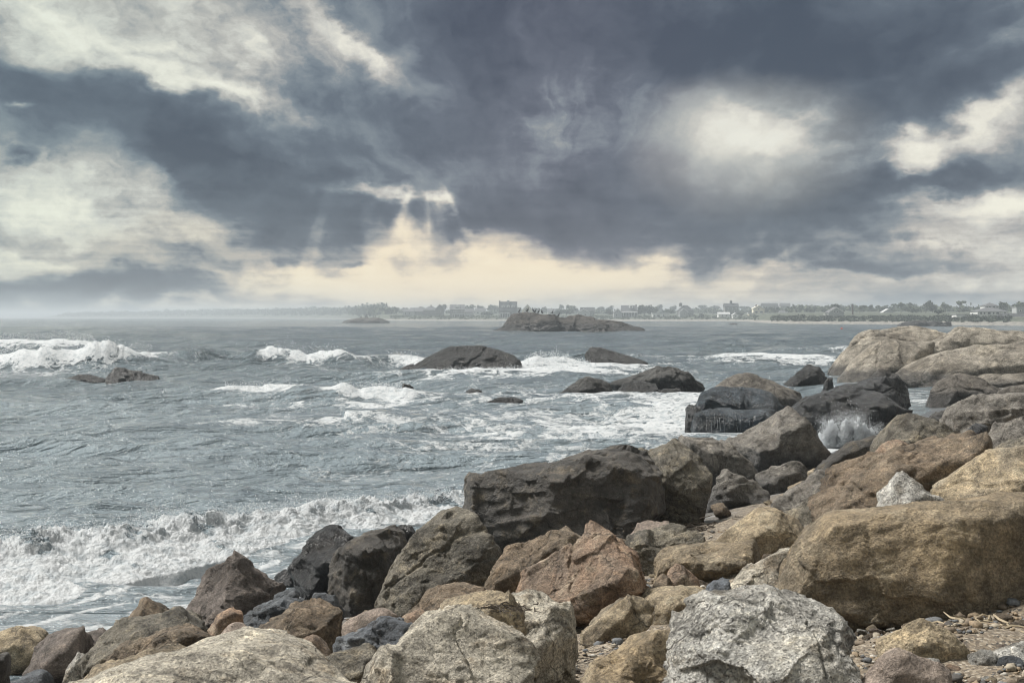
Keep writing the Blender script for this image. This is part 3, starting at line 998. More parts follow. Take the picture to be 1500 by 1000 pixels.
def rock_mesh(pts, level, seed, p=14, rough=1.0, chips=5, crack=1, strata=0.0, merge=MERGE, frac=1.0):
    """rounded, chipped and cracked stone round the corner points pts; returns vertices about the centre, faces, centre"""
    R = np.random.RandomState(seed)
    pts = np.asarray(pts, float)
    c = 0.5 * (pts.min(0) + pts.max(0)) * 0.5 + pts.mean(0) * 0.5
    ext = 0.5 * (pts.max(0) - pts.min(0))
    pl = hull_planes(pts)
    cen = c
    groups = []
    for n, h, a in sorted(pl, key=lambda q: -q[2]):
        if n @ cen - h > 0:
            n, h = -n, -h
        for g in groups:
            if g[0] @ n > merge:
                break
        else:
            groups.append((n, h - n @ cen))
    size = float(np.mean(ext))
    for q in range(max(0, chips + 1)):
        n = R.normal(size=3)
        n /= np.linalg.norm(n)
        n[2] = abs(n[2]) * 0.8
        n[1] -= 0.25
        n /= np.linalg.norm(n)
        hm = (((pts - cen) @ n)).max()
        groups.append((n, hm * (R.uniform(0.80, 0.92) if q < chips // 2 + 1 else R.uniform(0.90, 0.97))))
    v, f = ico(level)
    u = v * (ext + 0.35 * size)
    u /= np.linalg.norm(u, axis=1)[:, None]
    inv = 0.0
    for n, h in groups:
        h = max(h, 0.12 * size)
        inv = inv + np.maximum(u @ n / h, 0) ** (PSH * p)
    r = inv ** (-1.0 / (PSH * p))
    P = u * r[:, None]
    o = R.uniform(-50, 50, 3)
    s = size
    q = P + o * s
    big = fbm(q[:, 0] / (1.1 * s), q[:, 1] / (1.1 * s), q[:, 2] / (1.1 * s), 2)
    disp = 0.026 * rough * s * big
    m = fbm(q[:, 0] / (0.40 * s), q[:, 1] / (0.40 * s), q[:, 2] / (0.40 * s), 3)
    disp = disp + 0.012 * rough * s * m
    # stepped flakes: the skin breaks off in plates
    fl = fbm(q[:, 0] / (0.62 * s), q[:, 1] / (0.62 * s), q[:, 2] / (0.40 * s), 3, 0.55)
    disp = disp + 0.011 * rough * s * np.tanh(14.0 * (fl - 0.12)) + 0.009 * rough * s * np.tanh(14.0 * (fl + 0.35)) + 0.008 * rough * s * np.tanh(14.0 * (fl - 0.5))
    if level >= 5:
        fi = fbm(q[:, 0] / (0.10 * s), q[:, 1] / (0.10 * s), q[:, 2] / (0.10 * s), 4, 0.68)
        disp = disp + 0.009 * rough * s * fi - 0.006 * rough * s * np.maximum(0, fi) ** 2
    if strata:
        tl = R.normal(0, .25, 2)
        zz = q[:, 2] + tl[0] * q[:, 0] + tl[1] * q[:, 1] + 0.08 * s * m
        st = pn(zz / (0.16 * s), 0.3 * q[:, 0] / s, 0.3 * q[:, 1] / s)
        disp = disp + strata * 0.05 * s * np.tanh(3.5 * st)
    for i in range(crack):
        nn = R.normal(size=3)
        nn /= np.linalg.norm(nn)
        dd = P @ nn + 0.16 * s * m * 0.6 + R.uniform(-0.35, 0.35) * s
        disp = disp - 0.040 * s * np.exp(-(dd / (0.022 * s)) ** 2)
    P = fracture(P, u, s, R, frac * (0.35 if p <= 9 else 1.0))
    P = P + u * disp[:, None]
    return P, f, c


ROCKS = []


def rock(label, mat, d, sil, front=(), T=None, level=6, p=14, rough=1.0, chips=5, crack=1, strata=0.0, name='boulder', cat='boulder',
         back=0.62, seed=None, group=None, base=None, merge=MERGE, frac=1.0):
    """sil: outline (column,row) at distance d; front: (column,row,depth) nearer corners; T: depth behind the outline"""
    if level == 6 and max(q[0] for q in sil) - min(q[0] for q in sil) < 118:
        level = 5
    sil_w = [W(x, y, d) for x, y in sil]
    S = np.array(sil_w)
    wdt = S[:, 0].max() - S[:, 0].min()
    hgt = S[:, 2].max() - S[:, 2].min()
    if T is None:
        T = 0.42 * wdt + 0.25 * hgt
    pts = list(sil_w)
    pts += [W(x, y, d + dd) for x, y, dd in front]
    cen = S.mean(0)
    for q in sil_w[::2]:                 # far side: the same outline, drawn in and lower
        b = cen + (q - cen) * back
        b[2] = min(b[2], q[2]) - 0.10 * hgt
        b[1] += T
        pts.append(b)
    if not front:                        # near side bulges towards the viewer at the foot
        for q in sil_w[::2]:
            b = cen + (q - cen) * 0.80
            b[2] = q[2] - 0.10 * hgt - 0.22 * max(0.0, q[2] - S[:, 2].min())
            b[1] -= 0.45 * T
            pts.append(b)
    pts = np.array(pts)
    # carry the stone down into the ground
    gz = float(ground_z(np.array([cen[0]]), np.array([cen[1]]))[0]) if base is None else base
    zmin = pts[:, 2].min()
    foot = gz - 0.12 if base is None else base
    if zmin > foot:
        low = pts[pts[:, 2] < zmin + 0.4 * hgt]
        ext = low.copy()
        ext[:, :2] = low[:, :2].mean(0) + (low[:, :2] - low[:, :2].mean(0)) * 0.80
        ext[:, 2] = foot
        pts = np.vstack([pts, ext])
    sd = seed if seed is not None else int(abs(sil[0][0] * 7 + sil[0][1] * 13 + d * 31)) % 99991
    P, f, c = rock_mesh(pts, level, sd, p, rough, chips, crack, strata, merge, frac)
    base_z = P[:, 2].min()
    o = mesh_obj(name, P - np.array([0, 0, base_z]), f, MAT[mat], loc=tuple(c + np.array([0, 0, base_z])))
    tag(o, label, cat, group)
    ROCKS.append((o, c, pts.max(0) - pts.min(0)))
    return o


# --- the near row
rock('buff speckled granite boulder cut off by the bottom edge at the lower left', 'greyb', 4.9,
     [(55, 1020), (230, 966), (330, 938), (390, 936), (470, 964), (545, 1035), (500, 1130), (100, 1130)],
     [(120, 1060, -.5), (480, 1075, -.5), (330, 960, -.18)], T=.7, level=7, p=9, crack=0, chips=3)
rock('long tan rock behind the buff speckled boulder at the lower left', 'buff', 5.7,
     [(85, 1012), (140, 979), (215, 957), (245, 964), (320, 990), (300, 1040), (100, 1040)], T=.45, p=8, chips=3)
rock('flat-topped grey boulder at the bottom edge with dark weed on its corner', 'greyb', 5.8,
     [(522, 1030), (560, 965), (628, 889), (660, 884), (720, 897), (772, 914), (778, 1040), (760, 1100), (540, 1100)],
     [(505, 1025, -.35), (772, 1000, -.22), (770, 1090, -.35), (540, 1100, -.4), (600, 940, -.05)], T=.30, level=7, p=22, crack=1, chips=3, rough=.8)
rock('small tan rock peeking over the flat-topped grey boulder', 'buff', 6.5,
     [(640, 895), (668, 874), (700, 862), (740, 869), (766, 912), (740, 945), (660, 940)], T=.3, chips=3)
rock('pebbly tan rock sloping down beside the flat-topped grey boulder', 'greyb', 7.0,
     [(735, 876), (760, 868), (826, 887), (857, 921), (845, 945), (790, 975), (735, 945)], [(780, 965, -.25), (845, 930, -.1)], T=.4, rough=1.5, p=10)
rock('pale grey rough granite boulder at the bottom edge, nearest of the big stones', 'grey', 6.05,
     [(973, 958), (1007, 896), (1045, 868), (1090, 862), (1200, 884), (1250, 903), (1271, 930), (1256, 1010), (1250, 1070), (985, 1070), (970, 990)],
     [(1020, 960, -.30), (1030, 1060, -.38), (1225, 985, -.32), (1230, 1070, -.38), (1060, 892, -.12), (1205, 915, -.18)], T=.5, level=7, p=16, crack=1, chips=4, rough=1.25)
rock('flat brown rock tucked beside the pale grey rough boulder', 'brown', 6.4,
     [(850, 1010), (880, 965), (940, 938), (1005, 928), (1010, 1060), (850, 1060)], [(860, 1030, -.3), (985, 1000, -.2)], T=.3, p=12, rough=.8)
rock('large smooth brown boulder, biggest of the near stones', 'brown', 8.1,
     [(1118, 872), (1180, 766), (1195, 753), (1250, 744), (1350, 733), (1460, 724), (1540, 720), (1620, 740), (1640, 900), (1580, 965), (1270, 945), (1135, 905)],
     [(1190, 790, -.16), (1215, 768, -.26), (1470, 757, -.36), (1560, 770, -.3), (1245, 905, -.36), (1400, 940, -.42), (1475, 935, -.40), (1600, 930, -.1)],
     T=.55, level=7, p=28, crack=1, chips=-1, merge=.98, frac=.45, rough=.62, back=.8)
rock('rounded orange tan cobble below the large smooth brown boulder', 'buff', 6.7,
     [(1284, 945), (1310, 921), (1351, 908), (1388, 916), (1418, 938), (1427, 966), (1408, 986), (1330, 985), (1290, 970)], T=.22, p=6, crack=0, chips=3, name='rock', cat='rock', rough=.9)
rock('smooth pale cobble at the bottom edge beside the pale grey boulder', 'pink', 5.8,
     [(1252, 990), (1276, 956), (1311, 950), (1356, 958), (1400, 988), (1405, 1030), (1260, 1030)], T=.2, p=6, crack=0, chips=2, name='rock', cat='rock', rough=.5)
rock('pale grey stone at the right edge in the gravel', 'grey', 6.6,
     [(1440, 968), (1462, 950), (1500, 938), (1530, 950), (1530, 985), (1460, 985)], T=.2, p=8, crack=0, name='rock', cat='rock')

# --- right side
rock('rounded golden tan boulder at the right edge above the large brown boulder', 'buff', 11.2,
     [(1362, 720), (1417, 679), (1474, 655), (1540, 643), (1610, 690), (1600, 790), (1380, 790)], T=.8, p=8, chips=3, rough=.8)
rock('small pointed speckled rock resting behind the large brown boulder', 'grey', 9.7,
     [(1282, 740), (1320, 696), (1346, 701), (1392, 728), (1390, 770), (1290, 770)], T=.3, p=18, name='rock', cat='rock', rough=1.4)
rock('long coarse brown boulder slanting up to the right behind the large brown one', 'umber', 12.2,
     [(1183, 765), (1207, 713), (1222, 690), (1280, 664), (1364, 643), (1417, 626), (1452, 638), (1472, 668), (1450, 760), (1300, 800), (1190, 800)],
     [(1205, 748, -.45), (1330, 735, -.5), (1430, 700, -.45), (1250, 695, -.2), (1400, 650, -.2)], T=.8, level=6, p=16, rough=1.5)
rock('small orange rock wedged above the long coarse brown boulder', 'rust', 15,
     [(1270, 675), (1294, 646), (1316, 637), (1346, 645), (1350, 680), (1280, 690)], T=.3, p=9, name='rock', cat='rock')
rock('dark speckled domed boulder right of the splash', 'speck', 17.5,
     [(1278, 662), (1298, 622), (1338, 605), (1388, 623), (1400, 660), (1300, 690)], T=.7, p=10)
rock('dark tilted slab rising beside the splash', 'dark', 21,
     [(1190, 683), (1230, 658), (1263, 638), (1282, 634), (1290, 652), (1270, 690), (1200, 695)], [(1200, 690, -.3), (1275, 660, -.2)], T=.4, p=18)
rock('grey angular boulder with a tan end at the right edge', 'midgrey', 25,
     [(1380, 618), (1420, 600), (1470, 582), (1540, 574), (1560, 625), (1410, 635)], [(1400, 625, -.5), (1490, 605, -.5)], T=1.0, p=14)
rock('low grey rock at the right edge below the grey angular boulder', 'midgrey', 20,
     [(1442, 645), (1470, 619), (1540, 610), (1560, 660), (1460, 672)], T=.6, p=12)
rock('rough brown rock at the right edge above the golden tan boulder', 'speck', 15.5,
     [(1440, 672), (1470, 648), (1530, 630), (1560, 690), (1450, 700)], T=.5, p=12)
rock('small dark stone beside the dark speckled domed boulder', 'black', 19,
     [(1421, 632), (1430, 618), (1442, 619), (1447, 632), (1430, 640)], T=.2, level=5, p=10, name='rock', cat='rock')
rock('thin grey slab lying on the wet sand', 'midgrey', 39,
     [(1358, 612), (1385, 599), (1407, 594), (1411, 606), (1395, 614), (1365, 616)], T=.6, p=18, level=5, name='rock', cat='rock')

# --- middle
rock('broad grey boulder with a cracked top, left of the splash', 'midgrey', 26.5,
     [(1052, 652), (1127, 613), (1150, 602), (1175, 605), (1214, 628), (1224, 652), (1206, 672), (1120, 690), (1058, 680)],
     [(1068, 668, -.5), (1140, 660, -.65), (1206, 640, -.45), (1203, 672, -.55), (1120, 686, -.7)], T=1.0, level=6, p=20, strata=.35)
rock('flat-topped dark grey boulder beside the big wet brown boulder', 'midgrey', 23.2,
     [(985, 648), (992, 637), (1040, 634), (1076, 658), (1108, 681), (1112, 700), (1040, 708), (998, 695)],
     [(1000, 655, -.3), (1052, 683, -.45), (1045, 706, -.5), (1102, 700, -.3)], T=.7, p=22)
rock('big dark wet brown boulder at the water edge', 'dark', 17.6,
     [(680, 722), (699, 704), (738, 695), (825, 675), (872, 664), (925, 660), (952, 690), (975, 735), (935, 795), (800, 815), (735, 800), (688, 762)],
     [(690, 716, -.35), (720, 712, -.5), (830, 696, -.55), (915, 684, -.45), (705, 795, -.6), (850, 805, -.75), (950, 770, -.5)], T=1.3, level=7, p=18, chips=-1, rough=.9, back=.85, merge=.97)
rock('dark brown block split off the right end of the big wet boulder', 'speck', 18.6,
     [(912, 672), (935, 659), (992, 645), (1017, 651), (1032, 680), (1042, 713), (1034, 745), (970, 755), (915, 740)],
     [(950, 682, -.35), (1012, 678, -.4), (1025, 742, -.5), (962, 742, -.4)], T=.8, p=18)
rock('striped grey rock right of the dark brown block', 'midgrey', 20.4,
     [(1028, 745), (1036, 715), (1064, 691), (1106, 705), (1136, 730), (1125, 755), (1040, 758)], T=.5, p=12, strata=.6)
rock('grey rock behind the striped grey rock', 'midgrey', 22,
     [(1106, 706), (1140, 676), (1168, 675), (1188, 691), (1175, 720), (1125, 730)], T=.5, p=11)
rock('grey sloping slab left of the long coarse brown boulder', 'midgrey', 16.6,
     [(1125, 745), (1165, 712), (1212, 687), (1226, 700), (1205, 755), (1140, 765)], T=.5, p=16, strata=.5)
rock('grey rock under the sloping slab', 'speck', 15,
     [(1130, 770), (1170, 740), (1205, 735), (1215, 775), (1150, 790)], T=.4, p=12)
rock('small tan rock lying behind the sloping slab', 'buff', 22.5,
     [(1165, 700), (1180, 690), (1202, 687), (1208, 697), (1190, 705)], T=.25, level=5, p=7, name='rock', cat='rock')
rock('pyramid-shaped speckled boulder in front of the big wet boulder', 'speck', 12.3,
     [(546, 898), (551, 865), (573, 824), (602, 784), (650, 746), (668, 741), (710, 769), (759, 799), (750, 860), (700, 910), (600, 930)],
     [(566, 900, -.5), (690, 885, -.5), (640, 790, -.18), (722, 820, -.3), (590, 830, -.2)], T=.9, level=7, p=18, rough=1.0)
rock('black wet boulder standing in the wash', 'black', 15.2,
     [(420, 816), (426, 807), (472, 780), (501, 767), (525, 772), (545, 800), (535, 890), (447, 895), (438, 862)],
     [(445, 815, -.3), (500, 800, -.35), (455, 880, -.45), (520, 890, -.4)], T=.6, p=16)
rock('dark fractured boulder beside the pyramid-shaped boulder', 'dark', 13.4,
     [(475, 842), (485, 822), (508, 797), (520, 777), (552, 772), (585, 778), (598, 815), (590, 890), (545, 915), (498, 900)],
     [(512, 806, -.25), (530, 808, -.36), (578, 812, -.3), (518, 900, -.42), (562, 905, -.35), (492, 850, -.2)], T=.6, level=6, p=26, strata=.25)
rock('dark rock behind the fractured boulder', 'black', 14.6,
     [(545, 790), (556, 773), (606, 770), (622, 800), (610, 850), (550, 850)], T=.4, p=14)
rock('orange and grey slab leaning behind the rust orange boulder', 'umber', 10.6,
     [(705, 868), (711, 836), (753, 803), (800, 778), (843, 760), (864, 783), (852, 815), (765, 880), (725, 885)],
     [(725, 868, -.18), (780, 830, -.22), (855, 785, -.15), (800, 830, -.28)], T=.35, p=20)
rock('rust orange slanting boulder with a dark front face', 'rust', 9.7,
     [(733, 874), (765, 846), (826, 809), (861, 789), (893, 778), (941, 802), (953, 822), (950, 855), (936, 888), (880, 930), (845, 925), (795, 895)],
     [(798, 886, -.26), (880, 842, -.33), (938, 808, -.2), (852, 920, -.36), (932, 885, -.3)], T=.4, level=7, p=30, strata=.2, chips=1, rough=.7)
rock('small rusty brown rock at the foot of the pyramid-shaped boulder', 'umber', 9.6,
     [(590, 902), (602, 877), (630, 860), (680, 852), (720, 862), (705, 900), (620, 922)], T=.35, p=10, rough=1.2)
rock('pinkish flat rock left of the small rusty brown rock', 'pink', 9.7,
     [(498, 924), (522, 898), (562, 892), (590, 900), (585, 925), (510, 935)], T=.3, p=8, crack=0, name='rock', cat='rock')
rock('brown mound-shaped rock behind the buff speckled boulder', 'umber', 9.1,
     [(352, 945), (400, 898), (438, 875), (460, 878), (490, 907), (510, 930), (475, 960), (375, 962)], T=.5, p=10)
rock('blue grey slate slab lying between the brown mound and the flat-topped boulder', 'slate', 8.3,
     [(483, 945), (526, 923), (602, 905), (618, 911), (590, 930), (533, 948), (495, 955)], T=.3, p=16, strata=.8, name='rock', cat='rock')
rock('orange brown stone left of the blue grey slate slab', 'rust', 7.8,
     [(410, 950), (440, 935), (462, 931), (488, 939), (490, 957), (465, 970), (425, 968)], T=.22, p=8, name='rock', cat='rock')
rock('small orange stone behind the blue grey slate slab', 'rust', 9.1,
     [(586, 908), (598, 898), (622, 894), (634, 903), (620, 916), (595, 918)], T=.15, level=5, p=7, name='rock', cat='rock')
rock('mossy gravelly rock left of the flat-topped grey boulder', 'speck', 7.0,
     [(462, 975), (500, 951), (545, 948), (565, 968), (540, 1010), (480, 1010)], T=.3, p=9, rough=1.6)
rock('large pointed brown boulder at the edge of the wash', 'plum', 13.6,
     [(270, 892), (290, 862), (313, 830), (343, 810), (360, 814), (419, 866), (405, 910), (310, 930), (273, 912)],
     [(303, 905, -.4), (348, 822, -.12), (400, 895, -.25), (330, 850, -.15)], T=.7, p=18, rough=1.1)
rock('dark rounded stone between the pointed and the black wet boulders', 'black', 15.9,
     [(401, 845), (417, 829), (437, 839), (441, 865), (415, 872)], T=.25, level=5, p=7, name='rock', cat='rock')
rock('black layered slate slab in front of the pointed boulder', 'slate', 11.6,
     [(338, 918), (357, 888), (433, 871), (467, 877), (410, 904), (352, 925)], T=.35, p=20, strata=1.0, name='rock', cat='rock')
rock('small black slate lying behind the brown mound', 'slate', 11.3,
     [(450, 886), (466, 872), (495, 874), (500, 895), (470, 902)], T=.3, level=5, p=18, strata=1.0, name='rock', cat='rock')
rock('thin black slate on top of the layered slate slab', 'slate', 12.3,
     [(396, 872), (412, 865), (436, 866), (440, 874), (405, 878)], T=.2, level=5, p=18, strata=.6, name='rock', cat='rock')
rock('thin orange slab at the foot of the pointed boulder', 'rust', 11,
     [(298, 925), (317, 903), (343, 887), (357, 890), (335, 918), (310, 932)], T=.25, level=5, p=14, name='rock', cat='rock')
rock('pinkish rounded cobble left of the brown mound', 'pink', 10,
     [(312, 942), (330, 917), (353, 908), (371, 918), (365, 940), (330, 950)], T=.25, p=7, level=5, crack=0, name='rock', cat='rock', rough=.7)
rock('brown rock with its tip above the wash at the left', 'umber', 12.9,
     [(180, 912), (200, 887), (213, 875), (233, 879), (250, 893), (245, 920), (195, 925)], T=.35, p=10)
rock('long grey brown boulder slanting up from the lower left', 'speck', 9.4,
     [(114, 990), (122, 955), (160, 923), (210, 900), (277, 885), (295, 893), (303, 935), (255, 985), (140, 1005)],
     [(135, 990, -.35), (260, 965, -.35), (180, 935, -.15), (285, 905, -.1)], T=.55, level=6, p=11)
rock('reddish brown rock in front of the long grey brown boulder', 'umber', 8.1,
     [(150, 975), (200, 943), (243, 921), (267, 916), (288, 926), (322, 950), (310, 985), (170, 995)], T=.4, p=10)
rock('plum brown fractured boulder at the left by the pool', 'plum', 10.9,
     [(28, 995), (42, 960), (56, 938), (97, 917), (132, 929), (138, 940), (122, 965), (95, 995), (45, 1005)],
     [(45, 990, -.3), (62, 955, -.2), (110, 945, -.15), (95, 985, -.3)], T=.5, p=18)
rock('rounded yellow brown boulder at the left edge', 'buff', 12.1,
     [(-32, 945), (0, 924), (33, 915), (56, 921), (66, 931), (50, 968), (0, 980), (-30, 975)], T=.45, p=7, crack=0)
rock('reddish low rock behind the plum brown boulder', 'plum', 12.6,
     [(112, 936), (125, 922), (146, 925), (156, 936), (140, 945)], T=.3, level=5, p=10, name='rock', cat='rock')
rock('small grey stone against the long grey brown boulder', 'grey', 9.9,
     [(98, 982), (106, 966), (116, 955), (124, 965), (120, 988)], T=.2, level=5, p=8, name='rock', cat='rock')
rock('small striped grey cobble by the pool at the lower left', 'slate', 9.3,
     [(20, 996), (34, 983), (48, 979), (70, 984), (76, 996), (50, 1006)], T=.2, level=5, p=7, name='rock', cat='rock')
rock('dark stone cut off by the left edge by the pool', 'dark', 10.5,
     [(-20, 975), (-5, 955), (8, 957), (11, 972), (0, 985)], T=.2, level=5, p=8, name='rock', cat='rock')
rock('yellow tan rock in front of the rust orange boulder', 'buff', 8.6,
     [(850, 922), (885, 892), (914, 878), (940, 883), (962, 891), (950, 915), (880, 935)], T=.3, p=11, name='rock', cat='rock', rough=1.2)
rock('flat tan rock right of the yellow tan rock', 'buff', 9.3,
     [(935, 882), (957, 861), (984, 857), (1022, 855), (1038, 865), (1010, 895), (950, 900)], T=.35, p=13, name='rock', cat='rock')
rock('rust brown cobble on the flat tan rock', 'rust', 9.8,
     [(968, 855), (974, 840), (992, 829), (1016, 839), (1028, 853), (1005, 864)], T=.2, level=5, p=8, name='rock', cat='rock')
rock('dark brown cobble beside the rust brown cobble', 'umber', 9.7,
     [(955, 860), (962, 847), (974, 840), (986, 848), (988, 860), (970, 866)], T=.15, level=5, p=8, name='rock', cat='rock')
rock('long olive brown slab behind the cobbles', 'brown', 10.9,
     [(944, 830), (985, 816), (1040, 799), (1124, 792), (1129, 808), (1095, 845), (1020, 858), (955, 852)], [(960, 845, -.2), (1030, 825, -.25), (1110, 812, -.2), (1085, 845, -.25)], T=.4, p=16, rough=.7)
rock('dark mossy rock behind the long olive brown slab', 'speck', 12.6,
     [(908, 800), (940, 782), (992, 775), (1028, 781), (1046, 797), (1010, 820), (930, 822)], T=.4, p=11, rough=1.3)
rock('golden brown rounded boulder left of the large smooth brown boulder', 'buff', 12.1,
     [(1038, 802), (1080, 764), (1120, 744), (1152, 746), (1184, 764), (1180, 815), (1060, 818)], T=.5, p=9, rough=.9)
rock('smooth grey rock against the left side of the large brown boulder', 'greyb', 9.1,
     [(1050, 878), (1096, 838), (1135, 808), (1168, 797), (1185, 840), (1130, 890)], T=.35, p=12, rough=.6)
rock('small blue slate stone beside the flat tan rock', 'slate', 8.7,
     [(1032, 866), (1044, 852), (1066, 848), (1074, 860), (1055, 872)], T=.18, level=5, p=12, name='rock', cat='rock')

# --- rocks in the water
SEA_FOOT = -0.6
def sea_rock(label, mat, d, sil, **kw):
    kw.setdefault('base', SEA_FOOT)
    kw.setdefault('name', 'rock')
    kw.setdefault('cat', 'rock')
    kw.setdefault('level', 5)
    return rock(label, mat, d, sil, **kw)

sea_rock('dark wet rock awash with a blue sheen, upper of two layers', 'sheen', 38.6,
         [(1010, 596), (1018, 582), (1039, 568), (1076, 563), (1110, 568), (1137, 577), (1149, 590), (1146, 612), (1014, 612)], level=6, p=14, T=1.3, frac=.5, chips=0, merge=.985,
         front=[(1022, 590, -.3), (1050, 577, -.35), (1120, 585, -.35), (1134, 600, -.5), (1026, 602, -.5)])
sea_rock('dark wet slab with water pouring off its front, below the sheen-covered rock', 'sheen', 36.6,
         [(1016, 628), (1020, 608), (1036, 600), (1085, 598), (1128, 600), (1137, 608), (1122, 630), (1040, 640)], level=6, p=24, T=1.2, frac=.45, chips=-1, merge=.985, back=.95,
         front=[(1021, 612, -.5), (1036, 608, -.75), (1120, 610, -.75), (1132, 611, -.5), (1018, 634, -.6), (1040, 642, -.85), (1115, 632, -.8)])
sea_rock('narrow dark wet rock at the left end of the pouring slab', 'black', 37, [(1004, 600), (1012, 591), (1024, 588), (1024, 620), (1008, 622)], T=.6)
sea_rock('brown domed boulder behind the wet layered rock', 'dome', 43, [(1032, 580), (1055, 558), (1080, 546), (1107, 547), (1143, 562), (1190, 576), (1170, 600), (1050, 600)], level=6, p=7, T=1.5, rough=.7)
sea_rock('big dark boulder behind the splash', 'black', 36, [(1148, 612), (1158, 590), (1168, 579), (1233, 566), (1264, 564), (1333, 592), (1350, 604), (1310, 632), (1170, 640)],
         level=6, p=12, T=1.8, front=[(1165, 605, -.6), (1230, 590, -.7), (1240, 635, -1.0), (1320, 608, -.5)], rough=1.2)
sea_rock('dark slab-topped boulder behind the big dark boulder', 'black', 42, [(1210, 568), (1283, 552), (1317, 547), (1328, 560), (1332, 600), (1230, 600)], level=6, p=20, T=1.2,
         front=[(1230, 572, -.5), (1310, 562, -.6), (1325, 598, -.7)])
sea_rock('dark wedge boulder at the foot of the pale ledge', 'sea', 60, [(1147, 562), (1167, 542), (1187, 533), (1207, 536), (1212, 557), (1190, 568)], p=14)
sea_rock('small dark pointed stone under the pale ledge', 'sea', 57, [(1206, 564), (1212, 550), (1219, 549), (1221, 564)], p=12)
sea_rock('small dark domed rock alone in the shallows', 'sea', 71, [(1010, 554), (1020, 545), (1031, 542), (1044, 547), (1048, 555)], p=8)
sea_rock('grey pointed rock at the left of the wave-washed cluster', 'seagrey', 52, [(810, 580), (838, 562), (864, 551), (891, 558), (899, 574), (874, 583)], p=14, level=6, frac=.5, chips=0, merge=.97, strata=.4)
sea_rock('dark rounded rock at the front of the wave-washed cluster', 'sea', 51, [(896, 580), (908, 567), (918, 560), (938, 556), (962, 564), (974, 576), (940, 584)], p=12, level=6, frac=.5, chips=0, merge=.97, strata=.3)
sea_rock('long brown grey rock at the back of the wave-washed cluster', 'seagrey', 58, [(895, 562), (925, 549), (975, 538), (998, 541), (1016, 553), (1040, 563), (980, 570)], p=12, level=6, frac=.5, chips=0, merge=.97, strata=.4, T=2.0)
sea_rock('low flat rock beside the wave-washed cluster', 'sea', 53, [(955, 576), (975, 569), (998, 572), (1000, 578)], p=12)
sea_rock('tilted fin-shaped dark rock in the breaking water', 'sea', 85, [(850, 512), (852, 508), (884, 513), (913, 519), (952, 531), (945, 542), (880, 545), (862, 540)],
         p=20, level=6, T=2.0, merge=.985, chips=0, frac=.25, rough=.5, front=[(870, 522, -.6), (910, 527, -.7), (872, 542, -.9), (930, 540, -.8)])
sea_rock('large dark whale-backed rock in the breaking water', 'sea', 77, [(588, 548), (605, 533), (620, 525), (653, 507), (683, 506), (725, 511), (760, 525), (768, 534), (769, 552), (600, 555)],
         p=11, level=6, T=3.0, frac=.2, rough=.6, merge=.985, chips=2, front=[(610, 548, -1.2), (670, 520, -.7), (740, 525, -.7), (760, 550, -1.2)])
sea_rock('low dark rock touching the left end of the whale-backed rock', 'sea', 78, [(575, 547), (592, 537), (606, 531), (612, 548)], p=9)
sea_rock('low dark ledge at the right end of the whale-backed rock', 'sea', 79, [(762, 542), (770, 532), (784, 535), (792, 543)], p=12)
sea_rock('small pointed grey rock in the foam in the middle of the bay', 'seagrey', 51, [(662, 592), (678, 577), (694, 567), (708, 573), (722, 589)], p=12, frac=.4)
sea_rock('flat grey rock in the foam right of the small pointed rock', 'seagrey', 47.5, [(700, 602), (712, 586), (738, 580), (756, 580), (768, 592), (735, 605)], p=12, frac=.4)
sea_rock('tiny dark rock beyond the flat grey rock in the foam', 'sea', 51, [(756, 588), (763, 582), (771, 582), (775, 588)], p=9)
sea_rock('tiny dark rock farther out above the flat grey rock', 'sea', 62, [(778, 571), (784, 567), (790, 568), (792, 572)], p=9)
sea_rock('upright leaning dark rock in the curl of a small wave', 'seagrey', 52.5, [(589, 562), (592, 558), (599, 563), (608, 574), (614, 584), (596, 586)], p=14, T=.5)
sea_rock('small dark stone left of the upright leaning rock', 'sea', 52, [(580, 582), (583, 576), (589, 577), (591, 584)], p=9, T=.25)
sea_rock('square-ended black rock off to the left in the water', 'sea', 65, [(159, 566), (158, 545), (166, 540), (188, 541), (214, 549), (238, 560), (225, 566)], p=20, level=6, T=1.2, rough=.7)
sea_rock('low weedy dark rock left of the square-ended black rock', 'sea', 66, [(88, 560), (100, 551), (130, 547), (148, 551), (160, 560)], p=9)
sea_rock('small dark rock showing through the swell', 'sea', 99, [(531, 529), (538, 523), (548, 525), (552, 530)], p=9)

# --- pale granite ledge on the right
rock('pale domed ledge rock, farthest left hump of the granite ledge', 'ledge', 73, [(1208, 548), (1240, 514), (1266, 487), (1300, 479), (1360, 481), (1430, 494), (1430, 560), (1250, 572)], level=6, p=9, T=4, merge=.985, chips=2, frac=.35, rough=.6, crack=2)
rock('smooth tan hump in front of the farthest ledge dome', 'ledge', 66.5, [(1222, 562), (1263, 516), (1283, 501), (1335, 498), (1372, 499), (1365, 545), (1290, 572), (1230, 570)], level=6, p=13, T=3.4, merge=.985, chips=2, frac=.35, rough=.6,
     front=[(1240, 562, -1.0), (1290, 520, -.7), (1345, 512, -.8), (1280, 568, -1.5), (1340, 545, -1.5)])
rock('cracked upper hump of the granite ledge at the right', 'ledge', 70, [(1328, 519), (1365, 500), (1400, 484), (1450, 481), (1540, 489), (1600, 520), (1560, 560), (1360, 560)], level=6, p=13, T=4, merge=.985, chips=2, frac=.35, rough=.8, crack=3,
     front=[(1345, 518, -.9), (1420, 500, -.7), (1540, 505, -.9)])
rock('long low pale slab along the front of the granite ledge', 'ledge', 63, [(1305, 556), (1325, 537), (1367, 519), (1433, 507), (1540, 503), (1600, 530), (1580, 580), (1345, 578)], level=6, p=10, T=3.5, merge=.985, chips=2, frac=.35, rough=.6, crack=2)
